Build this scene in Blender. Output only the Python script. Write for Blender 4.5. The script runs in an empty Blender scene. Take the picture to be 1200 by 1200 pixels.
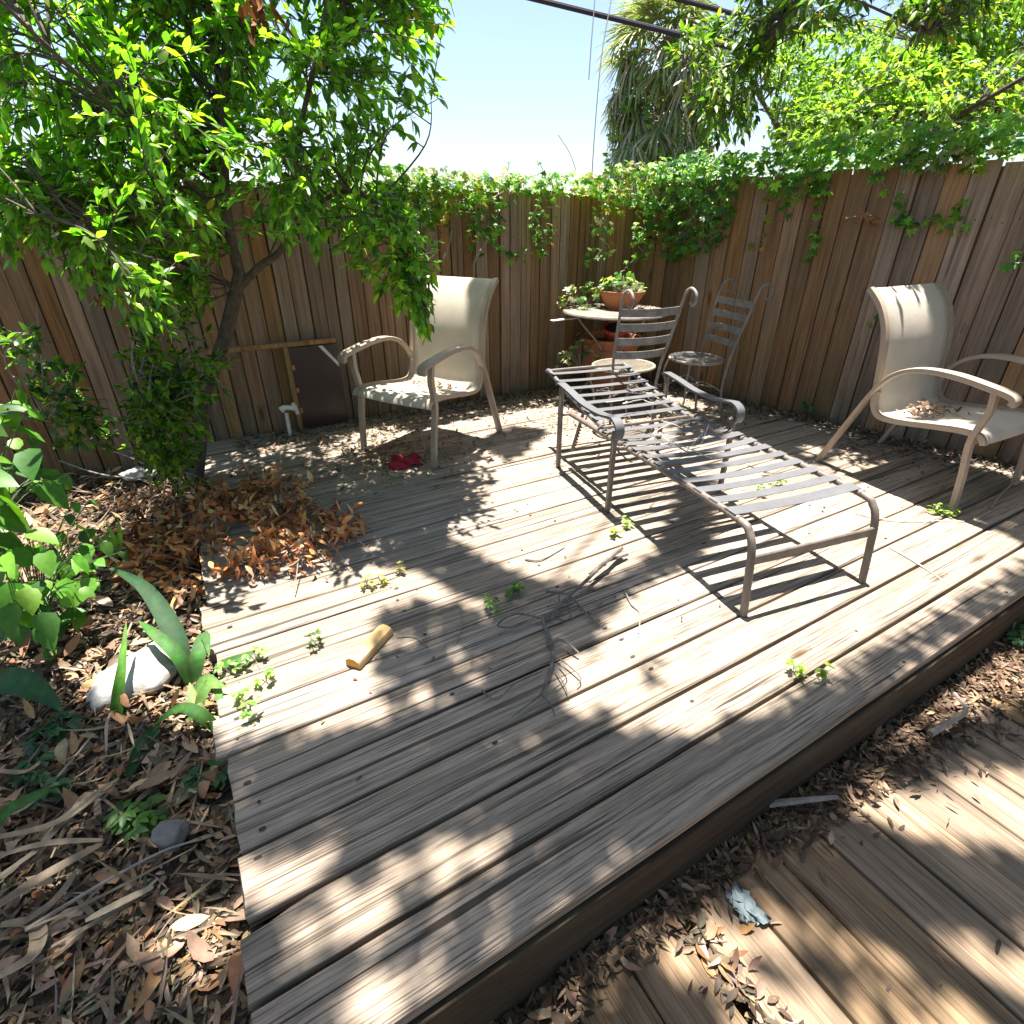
import bpy, math, random
import numpy as np
from mathutils import Vector, Matrix, Quaternion

rnd = random.Random(7)
rng = np.random.default_rng(11)
SC = bpy.context.scene
COL = SC.collection

# ------------------------------------------------------------------ camera, sky, sun, exposure
CAM_H, F_PX = 1.35, 627.7
PITCH, YAW = math.radians(28.27), math.radians(59.84)
cam_d = bpy.data.cameras.new('camera'); cam = bpy.data.objects.new('camera', cam_d); COL.objects.link(cam)
cam_d.sensor_width = 36; cam_d.lens = 36 * F_PX / 1200
cam_d.clip_start = .02; cam_d.clip_end = 2000
cam.location = (0, 0, CAM_H)
cam.rotation_euler = (math.pi / 2 - PITCH, 0, YAW - math.pi / 2)
SC.camera = cam

SUN_SHIFT = Vector((.06, .21, 1.0))           # towards the sun
sdir = SUN_SHIFT.normalized()
sun_d = bpy.data.lights.new('sun', 'SUN'); sun_d.energy = 5.0; sun_d.angle = math.radians(.53); sun_d.color = (1, .935, .85)
sun = bpy.data.objects.new('sun', sun_d); COL.objects.link(sun)
sun.rotation_euler = sdir.to_track_quat('Z', 'Y').to_euler(); sun.location = (0, 0, 12)
w = bpy.data.worlds.new('World'); SC.world = w; w.use_nodes = True
nt = w.node_tree; bg = nt.nodes['Background']
sky = nt.nodes.new('ShaderNodeTexSky'); sky.sky_type = 'NISHITA'; sky.sun_disc = False
sky.sun_elevation = math.asin(sdir.z); sky.sun_rotation = math.atan2(sdir.x, sdir.y)
sky.air_density = 1.0; sky.dust_density = 1.5; sky.ozone_density = 1.0
nt.links.new(sky.outputs[0], bg.inputs[0]); bg.inputs[1].default_value = .058
SC.view_settings.view_transform = 'Standard'; SC.view_settings.look = 'None'
SC.view_settings.gamma = 1; SC.view_settings.use_curve_mapping = False
SC.view_settings.exposure = 2.1
SC.render.engine = 'CYCLES'
SC.cycles.max_bounces = 7; SC.cycles.transparent_max_bounces = 8

# ------------------------------------------------------------------ layout helpers: photo pixel -> point of the place
_F = np.array([math.cos(YAW), math.sin(YAW), 0]); _R = np.array([math.sin(YAW), -math.cos(YAW), 0])
_fw = math.cos(PITCH) * _F - math.sin(PITCH) * np.array([0, 0, 1.]); _up = math.sin(PITCH) * _F + math.cos(PITCH) * np.array([0, 0, 1.])
_C = np.array([0, 0, CAM_H])
def ray(x, y): return _fw * F_PX + _R * (x - 600) - _up * (y - 600)
def at(x, y, z=0.):
    d = ray(x, y); return _C + d * ((z - CAM_H) / d[2])
def aty(x, y, Y):
    d = ray(x, y); return _C + d * (Y / d[1])
def atd(x, y, depth): return _C + ray(x, y) * (depth / F_PX)
def pix(P):
    v = np.asarray(P) - _C; d = v @ _fw
    return np.stack([600 + F_PX * (v @ _R) / d, 600 - F_PX * (v @ _up) / d], -1)
def inpoly(P, poly):
    P = np.asarray(P); poly = np.asarray(poly, float); x, y = P[..., 0], P[..., 1]
    r = np.zeros(x.shape, bool); n = len(poly)
    for i in range(n):
        x0, y0 = poly[i]; x1, y1 = poly[(i + 1) % n]
        c = ((y0 > y) != (y1 > y))
        with np.errstate(all='ignore'):
            xi = (x1 - x0) * (y - y0) / (y1 - y0) + x0
        r ^= c & (x < xi)
    return r
def ground_poly(px, z=0.): return [at(x, y, z)[:2] for x, y in px]
FENCE_A, FENCE_K = np.array([3.80, 4.17]), -.1885       # right fence: X = 3.80 + k (Y - 4.17)
def fence_x(Y): return FENCE_A[0] + FENCE_K * (Y - FENCE_A[1])

# ------------------------------------------------------------------ object helpers
def tag(o, label=None, cat=None, group=None, kind=None):
    if label: o['label'] = label
    if cat: o['category'] = cat
    if group: o['group'] = group
    if kind: o['kind'] = kind
    return o
def empty(name, loc=(0, 0, 0), rz=0., label=None, cat=None, group=None):
    o = bpy.data.objects.new(name, None); COL.objects.link(o); o.empty_display_size = .1
    o.location = loc; o.rotation_euler = (0, 0, rz)
    return tag(o, label, cat, group)
def copy_tree(o, parent=None):
    c = o.copy(); COL.objects.link(c)
    if parent: c.parent = parent
    for ch in o.children: copy_tree(ch, c)
    return c

class MB:
    """collects vertices and faces of one mesh"""
    def __init__(s): s.v = []; s.f = []; s.m = []; s.t = []; s.tint = (1, 1, 1)
    def add(s, vs, fs, mi=0):
        b = len(s.v); s.v += [tuple(map(float, p)) for p in vs]; s.t += [s.tint] * len(vs)
        s.f += [tuple(b + i for i in f) for f in fs]; s.m += [mi] * len(fs)
    def box(s, c, size, rot=None, mi=0, bev=0.):
        sx, sy, sz = [q / 2 for q in size]; b = min(bev, sx * .9, sy * .9, sz * .9)
        if b <= 0:
            vs = [(x, y, z) for x in (-sx, sx) for y in (-sy, sy) for z in (-sz, sz)]
            fs = [(0, 1, 3, 2), (4, 6, 7, 5), (0, 4, 5, 1), (2, 3, 7, 6), (0, 2, 6, 4), (1, 5, 7, 3)]
        else:
            bm_v = []; idx = {}
            for ix, x in enumerate((-1, 1)):
                for iy, y in enumerate((-1, 1)):
                    for iz, z in enumerate((-1, 1)):
                        for a in range(3):
                            p = [x * (sx - b), y * (sy - b), z * (sz - b)]; p[a] = (x * sx, y * sy, z * sz)[a]
                            idx[(ix, iy, iz, a)] = len(bm_v); bm_v.append(tuple(p))
            I = lambda *k: idx[k]; fs = []
            for q in (0, 1):
                fs.append([I(q, 0, 0, 0), I(q, 1, 0, 0), I(q, 1, 1, 0), I(q, 0, 1, 0)])
                fs.append([I(0, q, 0, 1), I(1, q, 0, 1), I(1, q, 1, 1), I(0, q, 1, 1)])
                fs.append([I(0, 0, q, 2), I(1, 0, q, 2), I(1, 1, q, 2), I(0, 1, q, 2)])
            for p in (0, 1):
                for q in (0, 1):
                    fs.append([I(p, q, 0, 0), I(p, q, 1, 0), I(p, q, 1, 1), I(p, q, 0, 1)])
                    fs.append([I(p, 0, q, 0), I(p, 1, q, 0), I(p, 1, q, 2), I(p, 0, q, 2)])
                    fs.append([I(0, p, q, 1), I(1, p, q, 1), I(1, p, q, 2), I(0, p, q, 2)])
                    for r in (0, 1): fs.append([I(p, q, r, 0), I(p, q, r, 1), I(p, q, r, 2)])
            vs = bm_v
            ff = []
            for f in fs:                                   # orient outwards
                a, bb, cc = [Vector(vs[i]) for i in f[:3]]
                cen = sum((Vector(vs[i]) for i in f), Vector()) / len(f)
                ff.append(tuple(f) if (bb - a).cross(cc - a).dot(cen) > 0 else tuple(reversed(f)))
            fs = ff
        c = Vector(c)
        M = rot if rot is not None else Matrix.Identity(3)
        s.add([c + M @ Vector(p) for p in vs], fs, mi)
    def sweep(s, path, prof, up=None, mi=0, closed=False, scale=None, caps=True):
        """profile (side, up) swept along path; up = fixed hint or None for parallel transport"""
        P = [Vector(p) for p in path]; n = len(P); k = len(prof); vs = []
        T = []
        for i in range(n):
            if closed: t = P[(i + 1) % n] - P[i - 1]
            else: t = P[min(i + 1, n - 1)] - P[max(i - 1, 0)]
            T.append(t.normalized())
        if up is None:
            u = Vector((0, 0, 1)) if abs(T[0].z) < .9 else Vector((0, 1, 0))
        for i in range(n):
            t = T[i]
            if up is not None: u = Vector(up)
            side = t.cross(u)
            if side.length < 1e-5: side = t.cross(Vector((.3, .9, .1)))
            side.normalize(); uu = side.cross(t).normalized()
            if up is None: u = uu
            sc = 1 if scale is None else scale[i]
            for a, b in prof: vs.append(P[i] + side * (a * sc) + uu * (b * sc))
        fs = []
        rings = n if closed else n - 1
        for i in range(rings):
            j = (i + 1) % n
            for q in range(k):
                r = (q + 1) % k
                fs.append((i * k + q, i * k + r, j * k + r, j * k + q))
        if caps and not closed:
            fs.append(tuple(reversed(range(k)))); fs.append(tuple((n - 1) * k + q for q in range(k)))
        s.add(vs, fs, mi)
    def tube(s, path, r, n=8, mi=0, closed=False):
        rr = r if hasattr(r, '__len__') else [r] * len(path)
        prof = [(math.cos(2 * math.pi * q / n), math.sin(2 * math.pi * q / n)) for q in range(n)]
        s.sweep(path, prof, None, mi, closed, rr)
    def flat(s, path, w_, h_, up=(0, 0, 1), mi=0):
        b = min(w_, h_) * .3
        s.sweep(path, [(-w_ / 2, -h_ / 2 + b), (-w_ / 2 + b, -h_ / 2), (w_ / 2 - b, -h_ / 2), (w_ / 2, -h_ / 2 + b),
                       (w_ / 2, h_ / 2 - b), (w_ / 2 - b, h_ / 2), (-w_ / 2 + b, h_ / 2), (-w_ / 2, h_ / 2 - b)], up, mi)
    def lathe(s, prof, c=(0, 0, 0), n=32, mi=0, wob=0.):
        vs = []; k = len(prof)
        for i in range(n):
            a = 2 * math.pi * i / n
            for r, z in prof:
                vs.append((c[0] + r * math.cos(a), c[1] + r * math.sin(a), c[2] + z + wob * math.sin(3 * a)))
        fs = [(i * k + q, ((i + 1) % n) * k + q, ((i + 1) % n) * k + q + 1, i * k + q + 1) for i in range(n) for q in range(k - 1)]
        s.add(vs, fs, mi)
    def ribbon(s, path, widths, up=(0, 0, 1), fold=.15, mi=0):
        P = [Vector(p) for p in path]; vs = []; n = len(P)
        for i in range(n):
            t = (P[min(i + 1, n - 1)] - P[max(i - 1, 0)]).normalized()
            sd = t.cross(Vector(up))
            if sd.length < .05: sd = t.cross(Vector((.4, .8, .2)))
            sd.normalize(); u = sd.cross(t); w_ = widths[i] / 2
            vs += [P[i] - sd * w_ + u * w_ * fold * 2, P[i], P[i] + sd * w_ + u * w_ * fold * 2]
        fs = []
        for i in range(n - 1):
            a = i * 3
            fs += [(a, a + 1, a + 4, a + 3), (a + 1, a + 2, a + 5, a + 4)]
        s.add(vs, fs, mi)
    def build(s, name, mats, parent=None, smooth=True, loc=None):
        me = bpy.data.meshes.new(name); me.from_pydata(s.v, [], s.f)
        mats = mats if isinstance(mats, (list, tuple)) else [mats]
        for m in mats: me.materials.append(m)
        me.polygons.foreach_set('material_index', s.m)
        a = me.color_attributes.new('tint', 'FLOAT_COLOR', 'POINT')
        a.data.foreach_set('color', np.hstack([np.array(s.t, np.float32).reshape(-1, 3), np.ones((len(s.v), 1), np.float32)]).ravel())
        if smooth:
            me.polygons.foreach_set('use_smooth', [True] * len(s.f)); me.set_sharp_from_angle(angle=math.radians(38))
        me.update()
        o = bpy.data.objects.new(name, me); COL.objects.link(o)
        if parent: o.parent = parent
        if loc is not None: o.location = loc
        return o

class Leaves:
    """many small folded leaves in one mesh, a colour of its own for every leaf"""
    TS = [0, .16, .42, .74, 1]
    def __init__(s): s.V = []; s.Fq = []; s.Ft = []; s.T = []; s.n = 0
    def add(s, P, D, N, L, W, tint, curl=.15, fold=.25, prof=(.0, .62, 1., .66, 0.)):
        P = np.asarray(P, float).reshape(-1, 3); k = len(P)
        if k == 0: return
        D = np.asarray(D, float).reshape(-1, 3); N = np.asarray(N, float).reshape(-1, 3)
        D = D / (np.linalg.norm(D, axis=1, keepdims=True) + 1e-9)
        S = np.cross(D, N); S /= np.linalg.norm(S, axis=1, keepdims=True) + 1e-9
        U = np.cross(S, D)
        L = np.broadcast_to(np.asarray(L, float), (k,))[:, None]; W = np.broadcast_to(np.asarray(W, float), (k,))[:, None] / 2
        curl = np.broadcast_to(np.asarray(curl, float), (k,))[:, None]; fold = np.broadcast_to(np.asarray(fold, float), (k,))[:, None]
        rows = []
        for t, w_ in zip(s.TS, prof):
            c = P + D * L * (t - .25 * curl ** 2 * t * t) - U * L * curl * t * t
            if w_ == 0: rows.append(c[:, None])
            else: rows.append(np.stack([c - S * W * w_ + U * W * w_ * fold, c, c + S * W * w_ + U * W * w_ * fold], 1))
        V = np.concatenate(rows, 1)                         # k,11,3
        nv = V.shape[1]; base = s.n + np.arange(k)[:, None] * nv
        tri = np.array([[0, 2, 1], [0, 3, 2], [7, 8, 10], [8, 9, 10]]); quad = np.array([[1, 2, 5, 4], [2, 3, 6, 5], [4, 5, 8, 7], [5, 6, 9, 8]])
        s.Ft.append((base[:, None] + tri[None]).reshape(-1, 3)); s.Fq.append((base[:, None] + quad[None]).reshape(-1, 4))
        s.V.append(V.reshape(-1, 3)); s.n += k * nv
        s.T.append(np.repeat(np.broadcast_to(np.asarray(tint, float), (k, 3)), nv, 0))
    def build(s, name, mat, parent=None):
        V = np.concatenate(s.V); q = np.concatenate(s.Fq); t = np.concatenate(s.Ft); T = np.concatenate(s.T)
        me = bpy.data.meshes.new(name)
        me.vertices.add(len(V)); me.vertices.foreach_set('co', V.astype(np.float32).ravel())
        li = np.concatenate([q.ravel(), t.ravel()]).astype(np.int32); me.loops.add(len(li)); me.loops.foreach_set('vertex_index', li)
        me.polygons.add(len(q) + len(t))
        me.polygons.foreach_set('loop_start', np.concatenate([np.arange(len(q)) * 4, len(q) * 4 + np.arange(len(t)) * 3]).astype(np.int32))
        me.polygons.foreach_set('use_smooth', np.ones(len(q) + len(t), bool))
        me.materials.append(mat); me.update(calc_edges=True); me.validate()
        a = me.color_attributes.new('tint', 'FLOAT_COLOR', 'POINT')
        a.data.foreach_set('color', np.hstack([T, np.ones((len(T), 1))]).astype(np.float32).ravel())
        o = bpy.data.objects.new(name, me); COL.objects.link(o)
        if parent: o.parent = parent
        return o
def runit(k):
    v = rng.normal(size=(k, 3)); return v / np.linalg.norm(v, axis=1, keepdims=True)
def palette(k, cols, jit=.18, p=None):
    c = np.asarray(cols, float)[rng.choice(len(cols), k, p=p)]
    return np.clip(c * (1 + jit * rng.normal(size=(k, 1))) * (1 + .06 * rng.normal(size=(k, 3))), .003, .9)
def catmull(pts, m=6):
    P = [Vector(p) for p in pts]; out = []
    for i in range(len(P) - 1):
        a, b, c, d = P[max(i - 1, 0)], P[i], P[i + 1], P[min(i + 2, len(P) - 1)]
        for q in range(m):
            t = q / m
            out.append(.5 * ((2 * b) + (c - a) * t + (2 * a - 5 * b + 4 * c - d) * t * t + (3 * b - a - 3 * c + d) * t ** 3))
    return out + [P[-1]]

# ------------------------------------------------------------------ materials
def new_mat(name):
    m = bpy.data.materials.new(name); m.use_nodes = True; n = m.node_tree
    return m, n, n.nodes['Principled BSDF'], n.nodes['Material Output']
def N(n, t, **kw):
    o = n.nodes.new(t)
    for k, v in kw.items(): setattr(o, k, v)
    return o
def ramp(n, fac, stops):
    r = N(n, 'ShaderNodeValToRGB'); e = r.color_ramp.elements
    while len(e) < len(stops): e.new(.5)
    for el, (p, c) in zip(e, stops): el.position = p; el.color = (c[0], c[1], c[2], 1) if hasattr(c, '__len__') else (c, c, c, 1)
    n.links.new(fac, r.inputs[0]); return r.outputs[0]
def noise(n, vec, scale, detail=4, rough=.6, dist=0.):
    t = N(n, 'ShaderNodeTexNoise'); t.inputs['Scale'].default_value = scale; t.inputs['Detail'].default_value = detail
    t.inputs['Roughness'].default_value = rough; t.inputs['Distortion'].default_value = dist
    if vec is not None: n.links.new(vec, t.inputs['Vector'])
    return t.outputs['Fac']
def mapping(n, vec, scale=(1, 1, 1), loc=None):
    mp = N(n, 'ShaderNodeMapping'); mp.inputs['Scale'].default_value = scale; n.links.new(vec, mp.inputs['Vector'])
    if loc is not None: n.links.new(loc, mp.inputs['Location'])
    return mp.outputs[0]
def mix(n, fac, a, b, mode='MIX'):
    x = N(n, 'ShaderNodeMix', data_type='RGBA', blend_type=mode)
    for s_, v in ((x.inputs[0], fac), (x.inputs[6], a), (x.inputs[7], b)):
        if isinstance(v, (int, float)): s_.default_value = v if s_ == x.inputs[0] else (v, v, v, 1)
        elif isinstance(v, (tuple, list)): s_.default_value = (*v[:3], 1)
        else: n.links.new(v, s_)
    return x.outputs[2]
def bump(n, bsdf, h, strength, dist):
    b = N(n, 'ShaderNodeBump'); b.inputs['Strength'].default_value = strength; b.inputs['Distance'].default_value = dist
    n.links.new(h, b.inputs['Height']); n.links.new(b.outputs[0], bsdf.inputs['Normal'])
def tint_attr(n): return N(n, 'ShaderNodeAttribute', attribute_name='tint').outputs['Color']

def wood_mat(name, axis, light, mid, dark, crack=.5, stain=(.1, .1, .07), stain_amt=.4, scale=1., rough=.85, bstr=.6, fine=300., fmul=.55, vary=1., moss=0.):
    """boards whose grain runs along one axis; 'tint' shifts every board"""
    m, n, b, out = new_mat(name)
    tc = N(n, 'ShaderNodeTexCoord').outputs['Object']; tint = tint_attr(n)
    off = N(n, 'ShaderNodeVectorMath', operation='MULTIPLY'); n.links.new(tint, off.inputs[0]); off.inputs[1].default_value = (37, 91, 53)
    ad = N(n, 'ShaderNodeVectorMath', operation='ADD'); n.links.new(tc, ad.inputs[0]); n.links.new(off.outputs[0], ad.inputs[1]); v = ad.outputs[0]
    def sc(al, ac): return tuple(al * scale if i == axis else ac * scale for i in range(3))
    wob = N(n, 'ShaderNodeTexNoise'); wob.inputs['Scale'].default_value = 1; wob.inputs['Detail'].default_value = 2
    n.links.new(mapping(n, v, sc(2.2, 5)), wob.inputs['Vector'])
    w2 = N(n, 'ShaderNodeVectorMath', operation='SCALE'); n.links.new(wob.outputs['Color'], w2.inputs[0]); w2.inputs['Scale'].default_value = .009
    va = N(n, 'ShaderNodeVectorMath', operation='ADD'); n.links.new(v, va.inputs[0]); n.links.new(w2.outputs[0], va.inputs[1]); vv = va.outputs[0]
    g1 = noise(n, mapping(n, vv, sc(1.3, 42)), 1, 5, .65)
    g2 = noise(n, mapping(n, vv, sc(3.2, fine)), 1, 2, .55)
    g3 = noise(n, mapping(n, vv, sc(14, fine * 1.6)), 1, 2, .6)
    big = noise(n, mapping(n, v, sc(1.1, 3.2)), 1.3, 4, .6)
    c = ramp(n, g1, [(.28, dark), (.5, mid), (.74, light)])
    c = mix(n, fmul, c, ramp(n, g2, [(.385, .25), (.445, .9), (.62, 1.12)]), 'MULTIPLY')
    c = mix(n, fmul * .6, c, ramp(n, g3, [(.36, .45), (.46, 1.05)]), 'MULTIPLY')
    cr = noise(n, mapping(n, vv, sc(.7, 48)), 1, 3, .55)
    crf = ramp(n, cr, [(.335, 0), (.37, 1)])
    c = mix(n, crack, c, mix(n, crf, (.02, .015, .01), c), 'MIX') if crack < 1 else mix(n, crf, (.02, .015, .01), c)
    # knots
    vo = N(n, 'ShaderNodeTexVoronoi'); vo.inputs['Scale'].default_value = 1; n.links.new(mapping(n, v, sc(1.5, 5.5)), vo.inputs['Vector'])
    kn = ramp(n, vo.outputs['Distance'], [(.03, (.22, .15, .11)), (.07, (.55, .47, .4)), (.085, (.9, .85, .8)), (.1, (.6, .52, .45)), (.115, (1, 1, 1))])
    c = mix(n, .85, c, kn, 'MULTIPLY')
    st = ramp(n, big, [(.45, 0), (.7, 1)])
    sa = N(n, 'ShaderNodeMath', operation='MULTIPLY'); n.links.new(st, sa.inputs[0]); sa.inputs[1].default_value = stain_amt
    c = mix(n, sa.outputs[0], c, stain)
    if moss:
        sz = N(n, 'ShaderNodeSeparateXYZ'); n.links.new(tc, sz.inputs[0])
        mr = N(n, 'ShaderNodeMapRange'); mr.inputs[1].default_value = .75; mr.inputs[2].default_value = -.1; n.links.new(sz.outputs[2], mr.inputs[0])
        mm = N(n, 'ShaderNodeMath', operation='MULTIPLY'); n.links.new(mr.outputs[0], mm.inputs[0]); n.links.new(ramp(n, noise(n, mapping(n, v, (5, 5, 1.2)), 1, 4), [(.38, 0), (.62, moss)]), mm.inputs[1])
        c = mix(n, mm.outputs[0], c, (.055, .066, .022))
    hv = N(n, 'ShaderNodeSeparateColor'); n.links.new(tint, hv.inputs[0])
    vr = N(n, 'ShaderNodeMapRange'); vr.inputs[3].default_value = 1 - .28 * vary; vr.inputs[4].default_value = 1 + .22 * vary; n.links.new(hv.outputs[0], vr.inputs[0])
    hs = N(n, 'ShaderNodeHueSaturation'); n.links.new(vr.outputs[0], hs.inputs['Value'])
    sr = N(n, 'ShaderNodeMapRange'); sr.inputs[3].default_value = 1 - .3 * vary; sr.inputs[4].default_value = 1 + .2 * vary; n.links.new(hv.outputs[1], sr.inputs[0]); n.links.new(sr.outputs[0], hs.inputs['Saturation'])
    n.links.new(c, hs.inputs['Color']); n.links.new(hs.outputs[0], b.inputs['Base Color'])
    b.inputs['Roughness'].default_value = rough; b.inputs['Specular IOR Level'].default_value = .25
    hsum = N(n, 'ShaderNodeMath', operation='MULTIPLY_ADD'); n.links.new(g2, hsum.inputs[0]); hsum.inputs[1].default_value = .5; n.links.new(g1, hsum.inputs[2])
    h2 = N(n, 'ShaderNodeMath', operation='MULTIPLY_ADD'); n.links.new(crf, h2.inputs[0]); h2.inputs[1].default_value = .7; n.links.new(hsum.outputs[0], h2.inputs[2])
    bump(n, b, h2.outputs[0], bstr, .006)
    return m
def leaf_mat(name, trans=.4, rough=.42, spec=.45, tmul=(1.5, 1.6, .55), under=1.):
    m, n, b, out = new_mat(name); c = tint_attr(n)
    tc = N(n, 'ShaderNodeTexCoord').outputs['Object']
    c2 = mix(n, .5, c, ramp(n, noise(n, tc, 45, 3), [(.3, .6), (.7, 1.35)]), 'MULTIPLY')
    n.links.new(c2, b.inputs['Base Color']); b.inputs['Roughness'].default_value = rough; b.inputs['Specular IOR Level'].default_value = spec
    t = N(n, 'ShaderNodeBsdfTranslucent'); n.links.new(mix(n, 1., c2, tmul, 'MULTIPLY'), t.inputs[0])
    mx = N(n, 'ShaderNodeMixShader'); mx.inputs[0].default_value = trans
    n.links.new(b.outputs[0], mx.inputs[1]); n.links.new(t.outputs[0], mx.inputs[2]); n.links.new(mx.outputs[0], out.inputs[0])
    return m
def plain(name, col, rough=.6, metal=0., var=.25, nscale=14., spec=.4, bstr=.0, col2=None, trans=0.):
    m, n, b, out = new_mat(name); tc = N(n, 'ShaderNodeTexCoord').outputs['Object']
    nz = noise(n, tc, nscale, 5, .65)
    c2 = col2 or tuple(q * (1 - var) for q in col)
    c = mix(n, ramp(n, nz, [(.35, 0), (.68, 1)]), col, c2)
    n.links.new(c, b.inputs['Base Color'])
    b.inputs['Metallic'].default_value = metal; b.inputs['Specular IOR Level'].default_value = spec
    rr = N(n, 'ShaderNodeMapRange'); rr.inputs[3].default_value = max(.05, rough - .12); rr.inputs[4].default_value = min(1, rough + .12)
    n.links.new(nz, rr.inputs[0]); n.links.new(rr.outputs[0], b.inputs['Roughness'])
    if bstr: bump(n, b, noise(n, tc, nscale * 6, 4), bstr, .003)
    if trans:
        t = N(n, 'ShaderNodeBsdfTranslucent'); n.links.new(c, t.inputs[0]); mx = N(n, 'ShaderNodeMixShader'); mx.inputs[0].default_value = trans
        n.links.new(b.outputs[0], mx.inputs[1]); n.links.new(t.outputs[0], mx.inputs[2]); n.links.new(mx.outputs[0], out.inputs[0])
    return m

M_DECK = wood_mat('weathered_deck_wood', 0, (.37, .307, .248), (.288, .235, .186), (.15, .122, .096), crack=.85, stain=(.20, .17, .13), stain_amt=.4, bstr=.7, fine=215., fmul=.8, vary=.45)
M_WALK = wood_mat('weathered_walkway_wood', 1, (.33, .235, .145), (.235, .16, .095), (.12, .082, .05), crack=.6, stain=(.085, .062, .042), stain_amt=.7, bstr=.5, fine=230., vary=.8)
M_FENCE = wood_mat('fence_wood', 2, (.36, .225, .138), (.275, .162, .095), (.16, .094, .055), crack=.45, moss=.55, stain=(.12, .11, .07), stain_amt=.45, bstr=.3, fine=110., fmul=.3)
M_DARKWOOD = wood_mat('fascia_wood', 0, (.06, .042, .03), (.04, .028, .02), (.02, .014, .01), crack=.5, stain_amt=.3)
M_LEAF = leaf_mat('tree_leaf', .58, .3, .6, (1.55, 1.75, .5))
M_OAK = leaf_mat('oak_leaf', .12, .45, .4)
M_OAKLIT = leaf_mat('oak_leaf_low', .45, .4, .5)
M_VINE = leaf_mat('vine_leaf', .55, .4, .45, (1.9, 1.8, .6))
M_FAR = leaf_mat('far_leaf', .5, .5, .35)
M_LITTER = leaf_mat('dry_leaf', .12, .75, .18, (1.2, 1., .7))
M_BLADE = leaf_mat('blade_leaf', .22, .6, .18)
M_PALM = leaf_mat('palm_frond', .2, .5, .4, (1.2, 1.25, .8))
M_BARK = plain('bark', (.13, .105, .085), .9, var=.5, nscale=25, bstr=.6, spec=.2)
M_TWIG = plain('dry_twig', (.30, .26, .225), .85, var=.45, nscale=30, spec=.2)
M_FRAME = plain('tan_metal', (.36, .285, .215), .42, var=.18, nscale=9, spec=.5)
M_SLING = plain('sling_fabric', (.76, .70, .60), .75, var=.2, nscale=3.5, spec=.2, trans=.42)
for _m in (M_SLING,):
    _n = _m.node_tree; _b = _n.nodes['Principled BSDF']; _v = mapping(_n, N(_n, 'ShaderNodeTexCoord').outputs['Object'], (420, 420, 420)); _w = N(_n, 'ShaderNodeTexChecker'); _w.inputs['Scale'].default_value = 1; _n.links.new(_v, _w.inputs['Vector']); bump(_n, _b, _w.outputs['Fac'], .25, .001)
M_IRON = plain('brown_iron', (.17, .14, .118), .45, var=.4, nscale=20, spec=.5)
M_STRAP = plain('grey_strap', (.115, .116, .124), .4, var=.25, nscale=12, spec=.5)
M_BISTRO = plain('weathered_iron', (.235, .215, .195), .55, var=.45, nscale=18, spec=.4)
M_BISTROSEAT = plain('pale_iron_mesh', (.3, .265, .205), .6, var=.35, nscale=22, spec=.3)
M_TABLE = plain('weathered_table_top', (.2, .18, .155), .65, var=.45, nscale=16, spec=.3, bstr=.3)
M_TERRA = plain('terracotta', (.46, .17, .075), .8, var=.3, nscale=9, spec=.2, bstr=.2, col2=(.36, .15, .085))
M_REDPOT = plain('red_clay', (.42, .075, .04), .6, var=.3, nscale=8)
M_SOIL = plain('soil', (.06, .042, .03), .95, var=.5, nscale=30, bstr=.8)
M_PANEL = plain('dark_brown_board', (.035, .02, .017), .33, var=.4, nscale=4, spec=.5)
M_WHITE = plain('white_plastic', (.62, .6, .55), .5, var=.25, nscale=20)
M_ROCK = plain('pale_stone', (.42, .42, .41), .85, nscale=9, bstr=1., spec=.2, col2=(.23, .205, .17))
M_GREYROCK = plain('grey_stone', (.2, .18, .165), .9, var=.4, nscale=18, bstr=.8, spec=.2)
M_RED = plain('red_cloth', (.36, .012, .025), .7, var=.4, nscale=20, trans=.15)
M_LOG = plain('cut_yellow_wood', (.46, .27, .09), .6, var=.3, nscale=14, col2=(.5, .37, .21), bstr=.3)
M_LOGEND = plain('cut_wood_end', (.55, .27, .055), .7, var=.25, nscale=30)
M_CABLE = plain('black_cable', (.035, .03, .045), .5, var=.3)
M_DEBRIS = plain('blue_grey_scrap', (.3, .37, .38), .8, var=.5, nscale=25, bstr=.6)
M_WIRE = plain('pale_wire', (.55, .5, .42), .5)
M_NAIL = plain('rusty_nail', (.03, .022, .018), .7)

# ------------------------------------------------------------------ setting: ground, deck, walkway
def ground_z(x, y):
    bed = -.085 + .035 * np.sin(x * 3.1 + 1) * np.sin(y * 2.3) + .02 * np.sin(x * 9 + y * 7)
    t = np.clip((x + .16) / .12, 0, 1)
    z = bed * (1 - t) + (-.30) * t
    far = np.clip((np.hypot(x, y) - 9) / 8, 0, 1)
    return z * (1 - far) - .3 * far
gx = np.r_[-300, -120, -50, -22, -12, np.linspace(-7, 8, 151), 12, 22, 50, 120, 300]; gy = np.r_[-300, -120, -50, -22, -10, np.linspace(-5, 8, 131), 14, 24, 50, 120, 300]
GX, GY = np.meshgrid(gx, gy); GZ = ground_z(GX, GY)
g = MB(); nx = len(gx)
g.v = [tuple(q) for q in np.stack([GX.ravel(), GY.ravel(), GZ.ravel()], 1)]; g.t = [(1, 1, 1)] * len(g.v)
g.f = [(j * nx + i, j * nx + i + 1, (j + 1) * nx + i + 1, (j + 1) * nx + i) for j in range(len(gy) - 1) for i in range(nx - 1)]; g.m = [0] * len(g.f)
m, n, b, out = new_mat('garden_soil'); tc = N(n, 'ShaderNodeTexCoord').outputs['Object']
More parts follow.
